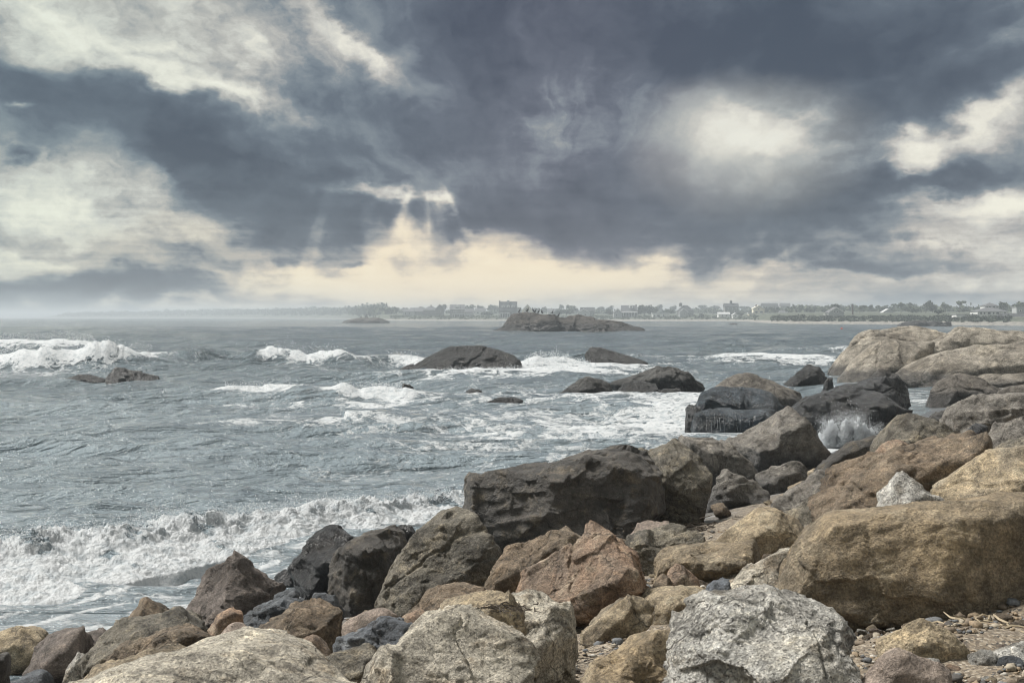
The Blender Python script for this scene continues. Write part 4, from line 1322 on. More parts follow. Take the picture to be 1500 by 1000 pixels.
rock('brown domed boulder on the sand in front of the granite ledge', 'dome', 47, [(1348, 604), (1366, 562), (1384, 546), (1413, 545), (1467, 567), (1500, 588), (1480, 612), (1380, 615)], level=6, p=11, T=1.6, merge=.985, chips=2, frac=.35, rough=.8)
rock('low pale rock right of the brown domed boulder', 'ledge', 56, [(1415, 556), (1440, 547), (1530, 545), (1560, 570), (1440, 575)], p=9, T=1.4, merge=.985, chips=2, frac=.35, rough=.7)
rock('brown rock at the right edge behind the grey angular boulder', 'dome', 41, [(1450, 585), (1475, 565), (1540, 556), (1560, 600), (1470, 605)], p=9, T=1.0)
rock('dark boulder wedged under the ledge between two humps', 'dome', 62, [(1268, 562), (1280, 545), (1298, 540), (1312, 552), (1300, 570)], level=5, p=12, T=.8, name='rock', cat='rock')
rock('small dark stone under the long low slab of the ledge', 'dome', 60.5, [(1300, 560), (1306, 548), (1316, 545), (1322, 560)], level=5, p=12, T=.6, name='rock', cat='rock')

# --- islands
sea_rock('rocky islet with cormorants on its back', 'isle', 285, [(716, 494), (743, 468), (757, 459), (766, 456.5), (790, 460.5), (830, 463), (870, 465.5), (906, 469.5), (930, 477), (956, 490), (950, 496), (735, 496)],
         level=6, p=14, T=11, rough=.8, frac=.5, crack=3, base=-2.5, name='islet', cat='islet', merge=.99, chips=2, front=[(745, 490, -5), (775, 468, -3), (820, 472, -4), (880, 475, -3.5), (930, 489, -5)])
sea_rock('low dark shelf at the waterline in front of the cormorant islet', 'isle', 268, [(845, 492), (862, 482), (885, 479), (905, 482), (920, 491)], level=5, p=10, T=4, base=-2.0)
sea_rock('distant low islet with gulls on it', 'isle', 690, [(494, 476), (503, 470), (515, 466.5), (535, 464.5), (558, 466), (568, 469.5), (577, 476)], level=6, p=8, T=14, base=-3, name='islet', cat='islet', merge=.99, chips=2)
sea_rock('long dark flat reef off the right-hand beach', 'isle', 440, [(1306, 480), (1313, 474.5), (1319, 471.5), (1345, 472), (1376, 472), (1380, 475), (1400, 477.5), (1404, 481)], level=6, p=10, T=8, base=-2.5, name='reef', cat='reef')
sea_rock('low dark rock awash off the headland point', 'isle', 560, [(1064, 476.5), (1070, 473.5), (1078, 474), (1085, 476.5)], p=8, T=3, base=-2)
sea_rock('thin dark rock awash below the headland house', 'isle', 540, [(1182, 477.5), (1188, 475.3), (1196, 475.5), (1200, 477.8)], p=8, T=3, base=-2)

# ------------------------------------------------------------------ loose stones, gravel, weed
def inside_rock(x, y, z, k=0.8):
    for o, c, e in ROCKS:
        if ((x - c[0]) / (0.5 * e[0] * k)) ** 2 + ((y - c[1]) / (0.5 * e[1] * k)) ** 2 < 1 and z < c[2] + 0.4 * e[2]:
            return True
    return False


STONE_PROTOS = {}


def stone_proto(mat, i):
    key = (mat, i)
    if key not in STONE_PROTOS:
        R = np.random.RandomState(900 + 17 * i + sum(map(ord, mat)))
        n = 12
        u = R.normal(size=(n, 3))
        u /= np.linalg.norm(u, axis=1)[:, None]
        pts = u * np.array([1.0, 0.8, 0.55]) * R.uniform(0.8, 1.0, (n, 1))
        P, f, c = rock_mesh(pts, 4, 77 * i + 5, R.choice([5, 8, 14]), 0.9, 2, 0)
        me = bpy.data.meshes.new('stone')
        me.from_pydata(P.tolist(), [], f.tolist())
        me.polygons.foreach_set('use_smooth', np.ones(len(me.polygons), bool))
        me.materials.append(MAT[mat])
        STONE_PROTOS[key] = me
    return STONE_PROTOS[key]


STONE_KINDS = [('grey', 'pale grey'), ('buff', 'tan'), ('umber', 'brown'), ('rust', 'rusty orange'), ('slate', 'blue grey'), ('speck', 'dark speckled'), ('pink', 'pinkish')]


def scatter_stones():
    R = np.random.RandomState(31)
    zones = [  # count, column range, distance range, size range, where
        (130, (380, 1520), (5.8, 9.5), (0.028, 0.085), 'in the gravel between the nearest boulders'),
        (70, (1230, 1560), (5.7, 8.2), (0.016, 0.055), 'on the gravel patch at the lower right'),
        (26, (1270, 1540), (6.2, 7.7), (0.05, 0.12), 'between the cobbles at the lower right'),
        (70, (260, 1200), (9.0, 13.0), (0.06, 0.17), 'wedged among the boulders behind the nearest row'),
        (60, (900, 1560), (13.0, 26.0), (0.10, 0.34), 'among the boulders on the slope to the right'),
        (26, (-40, 420), (8.5, 12.8), (0.06, 0.16), 'at the foot of the boulders by the wash'),
    ]
    for n, (a, b), (d0, d1), (s0, s1), where in zones:
        made = tries = 0
        while made < n and tries < 6000:
            tries += 1
            d = R.uniform(d0, d1)
            px = R.uniform(a, b)
            x, y = (px - 750) / FPX * d, d
            sd = float(shore_dist(np.array([x]), np.array([y]))[0])
            if sd < 0.25:
                continue
            z = float(ground_z(np.array([x]), np.array([y]))[0])
            if inside_rock(x, y, z, 0.75):
                continue
            s = s0 + (s1 - s0) * R.rand() ** 1.8
            mat, word = STONE_KINDS[R.choice(7, p=[.14, .26, .20, .10, .10, .12, .08])]
            o = bpy.data.objects.new('stone', stone_proto(mat, R.randint(4)))
            o.location = (x, y, z + 0.30 * s)
            o.rotation_euler = (R.normal(0, .25), R.normal(0, .25), R.uniform(0, 6.28))
            o.scale = (s, s * R.uniform(.8, 1.1), s * R.uniform(.8, 1.2))
            COL.objects.link(o)
            tag(o, 'small %s stone lying loose %s' % (word, where), 'stone', '%s stones %s' % (word, where))
            made += 1


def gravel_mat():
    m, k, b, _ = new_mat('gravel')
    g = k.n.new('ShaderNodeNewGeometry')
    r = g.outputs['Random Per Island']
    col = k.ramp(r, [(0.0, (0.06, 0.055, 0.05)), (0.2, (0.16, 0.125, 0.09)), (0.42, (0.25, 0.19, 0.125)), (0.6, (0.12, 0.125, 0.13)),
                     (0.8, (0.30, 0.26, 0.20)), (0.93, (0.45, 0.42, 0.37))], 'CONSTANT')
    n = k.noise(g.outputs['Position'], 90.0, 4, 0.65)
    k.put(b.inputs['Base Color'], k.mix(1.0, col, k.ramp(n, [(0.3, (0.6,) * 3), (0.7, (1.35,) * 3)]), 'MULTIPLY'))
    b.inputs['Roughness'].default_value = 0.8
    return m


def gravel_field():
    R = np.random.RandomState(41)
    V, F, base = [], [], 0
    for lev, N, smin, smax in ((1, 11000, 0.005, 0.014), (2, 2200, 0.011, 0.030)):
        v0, f0 = ico(lev)
        d = 5.4 + (16.0 - 5.4) * R.rand(N) ** 1.9
        px = np.where(R.rand(N) < 0.35, R.uniform(1230, 1580, N), R.uniform(330, 1600, N))
        x = (px - 750) / FPX * d
        sd = shore_dist(x, d)
        dens = fbm(x / 0.6, d / 0.6, 1.5, 3)
        ok = (sd > 0.15) & (dens > -0.35)
        x, d, sd = x[ok], d[ok], sd[ok]
        n = len(x)
        rough = np.clip(sd / 3.0, 0.05, 1)
        z = ground_z(x, d) + rough * (0.10 * fbm(x / 1.7, d / 1.7, 0.3, 3) + 0.035 * fbm(x / 0.4, d / 0.4, 4.2, 3))
        s = (smin + (smax - smin) * R.rand(n) ** 2.2) * (1 + 0.10 * (d - 5))
        ax = np.stack([R.uniform(.8, 1.4, n), R.uniform(.7, 1.2, n), R.uniform(.45, .8, n)], -1)
        a = R.uniform(0, 6.28, n)
        jit = 1 + 0.2 * R.normal(size=(n, len(v0), 1))
        P = v0[None] * ax[:, None] * s[:, None, None] * jit
        ca, sa = np.cos(a)[:, None], np.sin(a)[:, None]
        X = P[..., 0] * ca - P[..., 1] * sa + x[:, None]
        Y = P[..., 0] * sa + P[..., 1] * ca + d[:, None]
        Z = P[..., 2] + (z + 0.25 * s)[:, None]
        V.append(np.stack([X, Y, Z], -1).reshape(-1, 3))
        F.append((f0[None] + (np.arange(n) * len(v0))[:, None, None]).reshape(-1, 3) + base)
        base += n * len(v0)
    tag(mesh_obj('gravel', np.concatenate(V), np.concatenate(F), gravel_mat(), smooth=True), 'loose gravel and pebbles between the boulders', 'gravel', None, 'stuff')


WEED = plain_mat('dry_weed', (0.045, 0.033, 0.022), 0.8, 0.4, 20)
STRAW = plain_mat('dry_straw', (0.34, 0.28, 0.19), 0.8, 0.3, 20)


def weed_clump(label, c, rx, ry, n, ln, seed, mat=WEED, name='seaweed', cat='seaweed'):
    R = np.random.RandomState(seed)
    mb = MB()
    for i in range(n):
        a = R.uniform(0, 6.28)
        p = np.array([R.normal(0, rx * .5), R.normal(0, ry * .5), 0.004 + 0.02 * R.rand()])
        pts = [p]
        for j in range(3):
            a += R.normal(0, .7)
            pts.append(pts[-1] + np.array([math.cos(a), math.sin(a), R.normal(0, .25)]) * ln * R.uniform(.2, .4))
        for q in pts:
            q[2] = max(q[2], 0.003)
        r = ln * 0.03 * R.uniform(.6, 1.6)
        mb.tube(pts, [r, r * 1.2, r, r * .4], 4)
    o = mb.build(name, mat, loc=tuple(c))
    return tag(o, label, cat, None, 'stuff')


def ground_at(px, d):
    x, y = (px - 750) / FPX * d, d
    return np.array([x, y, float(ground_z(np.array([x]), np.array([y]))[0]) + 0.03])


scatter_stones()
gravel_field()
weed_clump('dark dried weed lying on the corner of the flat-topped grey boulder', W(745, 899, 5.78) + np.array([0, 0, .012]), .10, .06, 50, .06, 3)
weed_clump('dark seaweed strewn over the sand between the boulders', ground_at(1010, 17.0), 1.0, .8, 150, .16, 4)
weed_clump('pale dry stalks in the gravel at the right edge', ground_at(1452, 7.3), .25, .3, 40, .16, 5, STRAW, 'dry_stalks', 'stalks')
weed_clump('dark weed caught in the gravel before the rust orange boulder', ground_at(860, 7.6), .4, .5, 110, .07, 6)

# ------------------------------------------------------------------ far shore
COAST = np.array([(-900, 5600), (-100, 5200), (60, 4300), (90, 3500), (300, 2900), (500, 1900), (545, 1220), (585, 1085), (620, 1050), (700, 1015), (900, 1000), (1075, 950),
                  (1095, 900), (1112, 760), (1130, 660), (1160, 605), (1230, 590), (1310, 560), (1400, 515), (1500, 475), (1700, 440), (2100, 390)], float)
RISE = np.array([(0, -1.0), (6, 0.15), (25, 1.0), (45, 2.4), (80, 3.6), (160, 4.6), (400, 6.5), (800, 9.5), (1500, 12), (2600, 13)], float)


def land_z(px, d):
    dc = np.interp(px, COAST[:, 0], COAST[:, 1])
    o = np.maximum(d - dc, 0) * np.interp(px, [560, 1100, 1116, 1250], [1, 1, 1.0, 1.0])
    z = np.interp(o, RISE[:, 0], RISE[:, 1])
    hill = np.clip((o - 250) / 600, 0, 1)
    z = z + hill * (2.5 * pn(px / 95, d / 700, 3.3) + 1.5 * pn(px / 35, d / 400, 6.3))
    left = np.interp(px, [60, 110, 300, 520, 600], [0, 0.55, 1.0, .8, 0])
    z = z + left * np.clip(o / 200, 0, 1) * 7.0
    z = z * np.interp(px, [-100, 60, 100], [0.1, 0.2, 1])
    return z


def land_mat():
    m, k, b, _ = new_mat('coast_scrub')
    g = k.n.new('ShaderNodeNewGeometry')
    p = g.outputs['Position']
    _, _, z = k.sep(p)
    n = k.noise(p, 0.06, 6, 0.65)
    n2 = k.noise(p, 0.6, 5, 0.7)
    gr = k.mix(k.step(n, 0.35, 0.65), (0.052, 0.066, 0.048, 1), (0.098, 0.106, 0.076, 1))
    st = k.mix(k.step(n2, 0.4, 0.62), (0.33, 0.31, 0.28, 1), (0.12, 0.115, 0.105, 1))
    k.put(b.inputs['Base Color'], k.mix(k.step(k.math('ADD', z, k.math('MULTIPLY', n2, 0.8)), 1.4, 1.9), st, gr))
    b.inputs['Roughness'].default_value = 0.9
    k.put(b.inputs['Normal'], k.bump(n2, 0.8, 1.2))
    return m


def build_land():
    px = np.concatenate([np.linspace(-560, 40, 60, endpoint=False), np.linspace(40, 1560, 560, endpoint=False), np.linspace(1560, 2060, 30)])
    off = np.concatenate([np.linspace(-20, 90, 40, endpoint=False), np.geomspace(90, 2600, 34)])
    PX, O = np.meshgrid(px, off)
    D = np.interp(PX, COAST[:, 0], COAST[:, 1]) + O
    Z = land_z(PX, D)
    X = (PX - 750) / FPX * D
    Z = Z + np.where(O > 5, 0.25 * fbm(X / 6, D / 6, 1.1, 3), 0)
    Z[0, :] = -3
    v = np.stack([X, D, Z], -1).reshape(-1, 3)
    tag(mesh_obj('far_shore', v, grid_faces(len(off), len(px)), land_mat()), 'low green coast across the bay', None, None, 'structure')


def leaf_mat(name, c1, c2):
    m, k, b, _ = new_mat(name)
    g = k.n.new('ShaderNodeNewGeometry')
    k.put(b.inputs['Base Color'], k.mix(g.outputs['Random Per Island'], (*c1, 1), (*c2, 1)))
    b.inputs['Roughness'].default_value = 0.8
    return m


LEAF = leaf_mat('foliage', (0.040, 0.055, 0.028), (0.085, 0.100, 0.050))
LEAF2 = leaf_mat('foliage_dark', (0.025, 0.036, 0.022), (0.055, 0.068, 0.040))
BARK = plain_mat('bark', (0.09, 0.075, 0.06), 0.9, 0.3, 4)


def leaf_quads(cen, rad, n, size, R):
    """leaf clumps through the volume of several lobes"""
    cen, rad = np.asarray(cen), np.asarray(rad)
    k = R.randint(len(cen), size=n)
    u = R.normal(size=(n, 3))
    u /= np.linalg.norm(u, axis=1)[:, None]
    p = cen[k] + u * rad[k] * (R.rand(n, 1) ** 0.4)
    a = R.normal(size=(n, 3))
    a /= np.linalg.norm(a, axis=1)[:, None]
    b = np.cross(a, R.normal(size=(n, 3)))
    b /= np.linalg.norm(b, axis=1)[:, None]
    s = size * R.uniform(.5, 1.3, (n, 1))
    v = np.stack([p - a * s - b * s * .7, p + a * s - b * s * .5, p + a * s * .8 + b * s * .8, p - a * s * .7 + b * s], 1).reshape(-1, 3)
    return v, np.arange(4 * n).reshape(-1, 4)


def tree(label, px, d, top, width, group=None, lean=0.0, open_=False, dark=False, base_py=None, n=420):
    """tree that tops out at photograph row top and is width columns wide"""
    R = np.random.RandomState(int(px * 13 + d))
    x = (px - 750) / FPX * d
    z0 = float(land_z(np.array([float(px)]), np.array([float(d)]))[0]) - 0.3
    zt = EYE - (top - HOR) / FPX * d
    h = max(zt - z0, 2.5)
    w = width / FPX * d
    root = empty('tree', (x, d, z0))
    tag(root, label, 'tree', group)
    crown_h = min(h * 0.75, max(w * (0.45 if open_ else 0.8), 0.35 * h))
    zc = h - crown_h / 2
    mb = MB()
    top_p = np.array([lean * w * .3, 0, zc])
    tr = max(0.12, 0.028 * h)
    mb.tube([(0, 0, 0), (lean * w * .06, 0, zc * .4), (lean * w * .18, 0, zc * .75), top_p], [tr * 1.3, tr, tr * .8, tr * .4], 6)
    cen, rad = [], []
    nl = 6 if open_ else 8
    for i in range(nl):
        a = 2 * math.pi * i / nl + R.normal(0, .3)
        rr = R.uniform(.15, .36) * w
        c = top_p + np.array([rr * math.cos(a) + lean * w * .15 * R.rand(), rr * math.sin(a) * .8, R.uniform(-.28, .30) * crown_h])
        cen.append(c)
        rad.append(np.array([.21 * w, .2 * w, .24 * crown_h]) * R.uniform(.75, 1.2))
        mb.tube([(lean * w * .1, 0, zc * .55), (top_p * .5 + c * .5) - np.array([0, 0, .1 * crown_h]), c], [tr * .55, tr * .4, tr * .15], 5)
    cen.append(top_p)
    rad.append(np.array([.30 * w, .28 * w, .42 * crown_h]))
    mb.build('trunk', BARK, root)
    v, f = leaf_quads(cen, rad, int(n * (0.45 if open_ else 1)), 0.045 * w + 0.16, R)
    mesh_obj('crown', v, f, LEAF2 if dark else LEAF, root, smooth=False)
    return root


def scrub(name, label, rng, off, height, n, dark, seed, cat='scrub'):
    """low bushes too many to count along the coast"""
    R = np.random.RandomState(seed)
    px = R.uniform(*rng, n)
    o = R.uniform(off[0], off[1], n)
    d = np.interp(px, COAST[:, 0], COAST[:, 1]) + o
    x = (px - 750) / FPX * d
    z = land_z(px, d)
    hh = height * (0.45 + 0.55 * np.clip(fbm(px / 14, d / 60, 3.3, 3) + .5, 0, 1.3)) * R.uniform(.5, 1.1, n)
    cen = np.stack([x, d, z + hh * .45], -1)
    rad = np.stack([hh * R.uniform(.8, 1.6, n), hh * 1.2, hh * .6], -1)
    v, f = leaf_quads(cen, rad, n * 26, height * 0.22, R)
    tag(mesh_obj(name, v, f, LEAF2 if dark else LEAF, smooth=False), label, cat, None, 'stuff')


HW = {
    'white': plain_mat('house_white', (0.74, 0.74, 0.72), 0.7, 0.05), 'cream': plain_mat('house_cream', (0.72, 0.66, 0.52), 0.7, 0.05),
    'grey': plain_mat('house_shingle_grey', (0.20, 0.20, 0.195), 0.85, 0.15), 'pale': plain_mat('house_pale_grey', (0.40, 0.41, 0.41), 0.8, 0.1),
    'dark': plain_mat('house_shingle_dark', (0.085, 0.085, 0.09), 0.85, 0.2), 'roof': plain_mat('roof_grey', (0.12, 0.122, 0.13), 0.85, 0.2),
    'rdark': plain_mat('roof_dark', (0.055, 0.057, 0.062), 0.85, 0.2), 'rpale': plain_mat('roof_pale', (0.50, 0.51, 0.51), 0.8, 0.1),
    'glass': plain_mat('window_glass', (0.02, 0.024, 0.03), 0.15, 0.1), 'brick': plain_mat('chimney_brick', (0.10, 0.07, 0.06), 0.9, 0.2),
    'trim': plain_mat('white_trim', (0.78, 0.78, 0.77), 0.6, 0.03),
}


def window(root, x, z, w, h, y=0.0, frame='trim', glass='glass'):
    o = MB().box(-w / 2, w / 2, -.06, 0.02, -h / 2, h / 2).build('window', HW[glass], root, (x, y, z))
    fr = MB()
    t = 0.16
    fr.box(-w / 2 - t, -w / 2, -.12, .02, -h / 2 - t, h / 2 + t).box(w / 2, w / 2 + t, -.12, .02, -h / 2 - t, h / 2 + t)
    fr.box(-w / 2, w / 2, -.12, .02, h / 2, h / 2 + t).box(-w / 2, w / 2, -.12, .02, -h / 2 - t, -h / 2)
    fr.build('frame', HW[frame], o)
    return o


def house(label, px0, px1, eave, ridge, base, d, style='gable', wall='grey', roof='roof', wins=(), chim=(), cupola=None, porch=None, dormers=(), trim=False, rz=0.0, name='house', under=None):
    """house whose front spans columns px0..px1 with eaves, ridge and foot at the given rows"""
    m = d / FPX
    w = (px1 - px0) * m
    pc = 0.5 * (px0 + px1)
    zb = EYE - (base - HOR) * m
    lz = float(land_z(np.array([pc]), np.array([float(d)]))[0])
    zr = min(zb, lz) - 0.6
    root = empty(name, ((pc - 750) * m, d, zb), rz)
    tag(root, label, 'house', 'houses along the far shore')
    e, r, lo = (base - eave) * m, (base - ridge) * m, zr - zb
    if under:                        # dark open storey below the boarded front
        MB().box(-w / 2 + .4, w / 2 - .4, .5, 6.0, lo, -.02).build('understorey', HW[under], root)
        lo = 0.0
    dep = max(6.0, 0.8 * w) if style != 'flat' else max(6.0, .6 * w)
    ov = 0.35
    if style == 'gable':
        MB().prism([(-w / 2, lo), (w / 2, lo), (w / 2, e), (0, r - .15), (-w / 2, e)], 0, dep).build('wall', HW[wall], root)
        sl = (r - e) / (w / 2)
        rf = MB()
        for s in (-1, 1):
            rf.prism([(s * (w / 2 + ov), e - ov * sl + .02), (0, r + .02), (0, r + .32), (s * (w / 2 + ov), e - ov * sl + .32)], -ov, dep + ov)
        ro = rf.build('roof', HW[roof], root)
        if trim:
            tr = MB()
            for s in (-1, 1):
                tr.prism([(s * (w / 2 + ov), e - ov * sl - .18), (0, r - .18), (0, r + .34), (s * (w / 2 + ov), e - ov * sl + .34)], -ov - .14, -ov - .02)
            tr.build('trim', HW['trim'], ro)
    elif style == 'side':
        MB().box(-w / 2, w / 2, 0, dep, lo, e).build('wall', HW[wall], root)
        ro = MB().prism_x([(-ov, e + .02), (dep / 2, r), (dep + ov, e + .02)], -w / 2 - ov, w / 2 + ov).build('roof', HW[roof], root)
        if trim:
            MB().box(-w / 2 - ov, w / 2 + ov, -ov - .16, -ov - .02, e - .30, e + .12).build('trim', HW['trim'], ro)
    elif style == 'hip':
        MB().box(-w / 2, w / 2, 0, dep, lo, e).build('wall', HW[wall], root)
        rx = max(0.0, w / 2 - dep * .45)
        o = ov
        ro = MB().add([(-w / 2 - o, -o, e + .02), (w / 2 + o, -o, e + .02), (w / 2 + o, dep + o, e + .02), (-w / 2 - o, dep + o, e + .02), (-rx, dep / 2, r), (rx + .01, dep / 2, r)],
                      [(3, 2, 1, 0), (0, 1, 5, 4), (1, 2, 5), (2, 3, 4, 5), (3, 0, 4)]).build('roof', HW[roof], root)
    else:
        MB().box(-w / 2, w / 2, 0, dep, lo, e).build('wall', HW[wall], root)
        ro = MB().box(-w / 2 - ov, w / 2 + ov, -ov, dep + ov, e + .02, r).build('roof', HW[roof], root)
    for wx, wy, ww, wh in wins:      # windows by column and row
        window(root, (wx - pc) * m, (base - wy) * m, ww * m, wh * m)
    for cx, ct in chim:
        x = (cx - pc) * m
        MB().box(x - .5, x + .5, dep * .45, dep * .45 + 1.0, e * .9, (base - ct) * m).build('chimney', HW['brick'], ro)
    if cupola:
        cx, ct, cw, mt = cupola
        x, z1, hw = (cx - pc) * m, (base - ct) * m, cw * m / 2
        cu = MB().box(x - hw, x + hw, dep / 2 - hw, dep / 2 + hw, r - 1.0, r + (z1 - r) * .55)
        cu.add([(x - hw * 1.25, dep / 2 - hw * 1.25, r + (z1 - r) * .55), (x + hw * 1.25, dep / 2 - hw * 1.25, r + (z1 - r) * .55),
                (x + hw * 1.25, dep / 2 + hw * 1.25, r + (z1 - r) * .55), (x - hw * 1.25, dep / 2 + hw * 1.25, r + (z1 - r) * .55), (x, dep / 2, z1)],
               [(3, 2, 1, 0), (0, 1, 4), (1, 2, 4), (2, 3, 4), (3, 0, 4)])
        cu.build('cupola', HW[mt], ro)
    for dx, dt, dw in dormers:       # small gabled dormers on the front slope
        x, z1, hw = (dx - pc) * m, (base - dt) * m, dw * m / 2
        hh = 2 * hw * .9
        MB().prism([(x - hw, z1 - hh), (x + hw, z1 - hh), (x + hw, z1 - .4 * hw), (x, z1), (x - hw, z1 - .4 * hw)], dep * .10, dep * .5).build('dormer', HW['trim'], ro)
        window(root, x, z1 - hh * .62, hw * .9, hh * .42, dep * .10)
    if porch:
        p0, p1, pt, npost = porch
        x0, x1, z1 = (p0 - pc) * m, (p1 - pc) * m, (base - pt) * m
        pr = MB().box(x0, x1, -2.6, -.02, z1, z1 + .35).box(x0, x1, -2.6, -.02, lo, .25).build('porch', HW['trim'], root)
        for i in range(npost):
            x = x0 + .2 + (x1 - x0 - .4) * i / (npost - 1)
            MB().box(x - .15, x + .15, -2.55, -2.25, .25, z1).build('post', HW['trim'], pr)
    return root


def build_houses():
    H = house
    H('white gabled cottage with a dark chimney, farthest left house on the shore', 557, 572, 455, 446, 463, 1330, wall='white', roof='rdark', wins=[(560, 459, 1.4, 2), (564.5, 459, 1.4, 2), (568, 459, 1.4, 2)], chim=[(566, 443.5)])
    H('low grey house between the white cottage and the long hipped house', 590, 606, 456, 452.5, 462, 1160, 'side', 'pale', wins=[(594, 459, 1.5, 2), (600, 459, 1.5, 2)])
    H('grey side-gabled house on the rise right of the low grey house', 601, 622, 456, 450.5, 461, 1200, 'side', 'grey', wins=[(606, 458, 1.5, 1.8), (616, 458, 1.5, 1.8)])
    H('long grey hipped house with a small chimney', 620, 641, 454, 448.5, 461, 1150, 'hip', 'grey', wins=[(625, 457, 1.5, 2), (631, 457, 1.5, 2), (637, 457, 1.5, 2)], chim=[(631, 446.5)])
    H('steep grey gabled house beside the long hipped house', 638, 650, 452.5, 446, 463, 1120, wall='grey', roof='rdark', wins=[(644, 456, 2, 2.4), (641, 460, 1.4, 2), (647, 460, 1.4, 2)])
    H('grey house with a white-trimmed front gable and white porch', 659, 680, 452.5, 446, 465, 1085, 'side', 'grey', wins=[(663, 456, 1.8, 2.2), (677, 456, 1.8, 2.2), (668, 456, 1.8, 2.2)], dormers=[(669.5, 446.5, 9)], porch=(662, 692, 460.5, 9), trim=True)
    H('low grey wing house right of the white porch', 680, 694, 457, 452, 465, 1100, 'side', 'pale', wins=[(684, 460.5, 1.6, 2), (690, 460.5, 1.6, 2)])
    H('small white cottage among trees left of the tall dark house', 696, 711, 455.5, 451, 461, 1180, 'side', 'white', wins=[(700, 458, 1.6, 2), (707, 458, 1.6, 2)])
    H('tall dark house with three white dormers and a roof cupola', 732, 757, 455, 441.5, 467, 1060, 'side', 'dark', 'rdark', wins=[(736, 459, 1.8, 2.4), (744, 459, 1.8, 2.4), (752, 459, 1.8, 2.4)], chim=[(731.8, 440)],
      cupola=(744.5, 438.5, 3.6, 'pale'), dormers=[(737, 446.5, 4.2), (744.5, 446.5, 4.2), (751.5, 446.5, 4.2)], porch=(729, 747, 459, 6))
    H('cream round-gabled house showing behind the cormorant islet', 765, 780, 454, 446, 465, 1080, wall='cream', roof='pale', wins=[(771, 452, 1.3, 1.8), (769, 457, 1.6, 2.2), (775, 457, 1.6, 2.2)])
    H('small white house above the middle of the islet', 802, 813, 456, 452, 462, 1200, 'side', 'white', wins=[(806, 458.5, 1.4, 2), (810, 458.5, 1.4, 2)])
    H('grey gabled house with white trim behind the right end of the islet', 846, 864, 458, 452.5, 466.5, 1050, wall='pale', wins=[(850, 461.5, 2, 2.4), (857.5, 461, 3, 2.4)], trim=True)
    H('dark side-roofed house behind the white-trimmed gabled house', 851, 871, 455.5, 450, 465, 1085, 'side', 'grey', 'rdark', wins=[(867, 460, 1.5, 2)])
    H('grey gabled house at the left end of the large porched house', 899, 911, 457.5, 452, 466, 1040, wall='pale', wins=[(905, 456, 1.4, 1.6), (903, 461.5, 1.6, 2)], trim=True)
    H('large house with a long white porch and a tall front dormer', 911, 933, 456.5, 447, 466, 1050, 'side', 'grey', wins=[(915, 461.5, 1.6, 2.2), (921, 461.5, 1.6, 2.2), (927, 461.5, 1.6, 2.2)], dormers=[(924.5, 446.5, 5)], porch=(900, 933.5, 458, 9), chim=[(932.5, 446)], trim=True)
    H('low white flat-roofed house by the water', 956, 981, 459.5, 458, 465, 1030, 'flat', 'white', 'rpale', wins=[(964.5, 462.3, 3.6, 2), (959, 462.3, 1.6, 2), (972, 462.3, 1.6, 2)])
    H('grey twin-gabled cottage in front of the big dark house', 995.5, 1008, 457, 452, 463.5, 1020, wall='pale', wins=[(999, 459, 1.2, 2), (1003, 459, 1.2, 2)], trim=True)
    H('big dark house with a square turret behind the twin-gabled cottage', 994, 1016, 455, 447, 464, 1090, 'hip', 'dark', 'rdark', wins=[(1011, 458, 1.6, 2), (1014, 458, 1.2, 2)], cupola=(998, 442, 4.2, 'grey'))
    H('tall dark gambrel house with a dark cupola on its ridge', 1062, 1082, 449, 444, 463, 1080, 'side', 'grey', 'rdark', wins=[(1066, 452, 1.8, 2.2), (1072, 452, 1.8, 2.2), (1078, 452, 1.8, 2.2), (1067, 456, 1.6, 2), (1077, 456, 1.6, 2)], cupola=(1072, 439, 3.2, 'dark'))
    H('low white cottage in front of the tall dark gambrel house', 1052.5, 1069, 460, 457, 464.5, 1000, 'side', 'white', 'rpale', wins=[(1058, 462, 1.6, 1.6), (1064, 462, 1.6, 1.6)])
    H('tiny white gabled boathouse right of the low white cottage', 1073.5, 1081.5, 461.5, 459, 465, 985, wall='white', roof='rpale', wins=[(1077.5, 463, 2.4, 1.8)])
    H('cream three-storey house with paired windows', 1103.5, 1120, 452, 447.5, 465, 985, wall='cream', roof='cream', wins=[(1108, 457, 3.2, 2.2), (1115.5, 457, 4, 2.2), (1111.5, 452.5, 2, 1.8), (1108, 462, 2.6, 2.4), (1116, 462, 2.6, 2.4)], chim=[(1109, 446)], trim=True)
    H('low cream wing at the left of the cream three-storey house', 1097, 1103.4, 459.5, 458, 464.5, 984, 'flat', 'cream', 'rpale', wins=[(1100.5, 462, 3.6, 1.8)])
    H('long dark-roofed house behind the cream house', 1117.5, 1140, 448, 443.8, 462, 1130, 'side', 'pale', 'rdark', wins=[(1123, 450, 1.6, 1.8), (1129, 450, 1.6, 1.8), (1135, 450, 1.6, 1.8)])
    H('dark-roofed house right of the long dark-roofed house', 1144, 1157.5, 448, 443.8, 462, 1130, 'side', 'pale', 'roof', wins=[(1148, 450, 1.6, 1.6), (1154, 450, 1.6, 1.6)])
    H('pale grey gabled cottage left of the headland', 1151.5, 1162, 458, 453.5, 466, 960, wall='pale', wins=[(1155, 460, 1.5, 2), (1159, 460, 1.5, 2)], trim=True)
    H('low grey wing of the pale gabled cottage', 1143, 1151.3, 458, 455, 465, 965, 'side', 'pale', wins=[(1147, 461.5, 2.4, 1.8)])
    H('grey gabled house with white trim standing on the headland', 1213.5, 1236.5, 457.5, 450.5, 468, 655, wall='pale', roof='roof', wins=[(1218, 463, 4.4, 3.2), (1222, 456.5, 1.8, 2), (1227, 456.5, 1.8, 2), (1231.5, 462.5, 2.2, 2.2)], trim=True, porch=(1206, 1213, 461, 3))
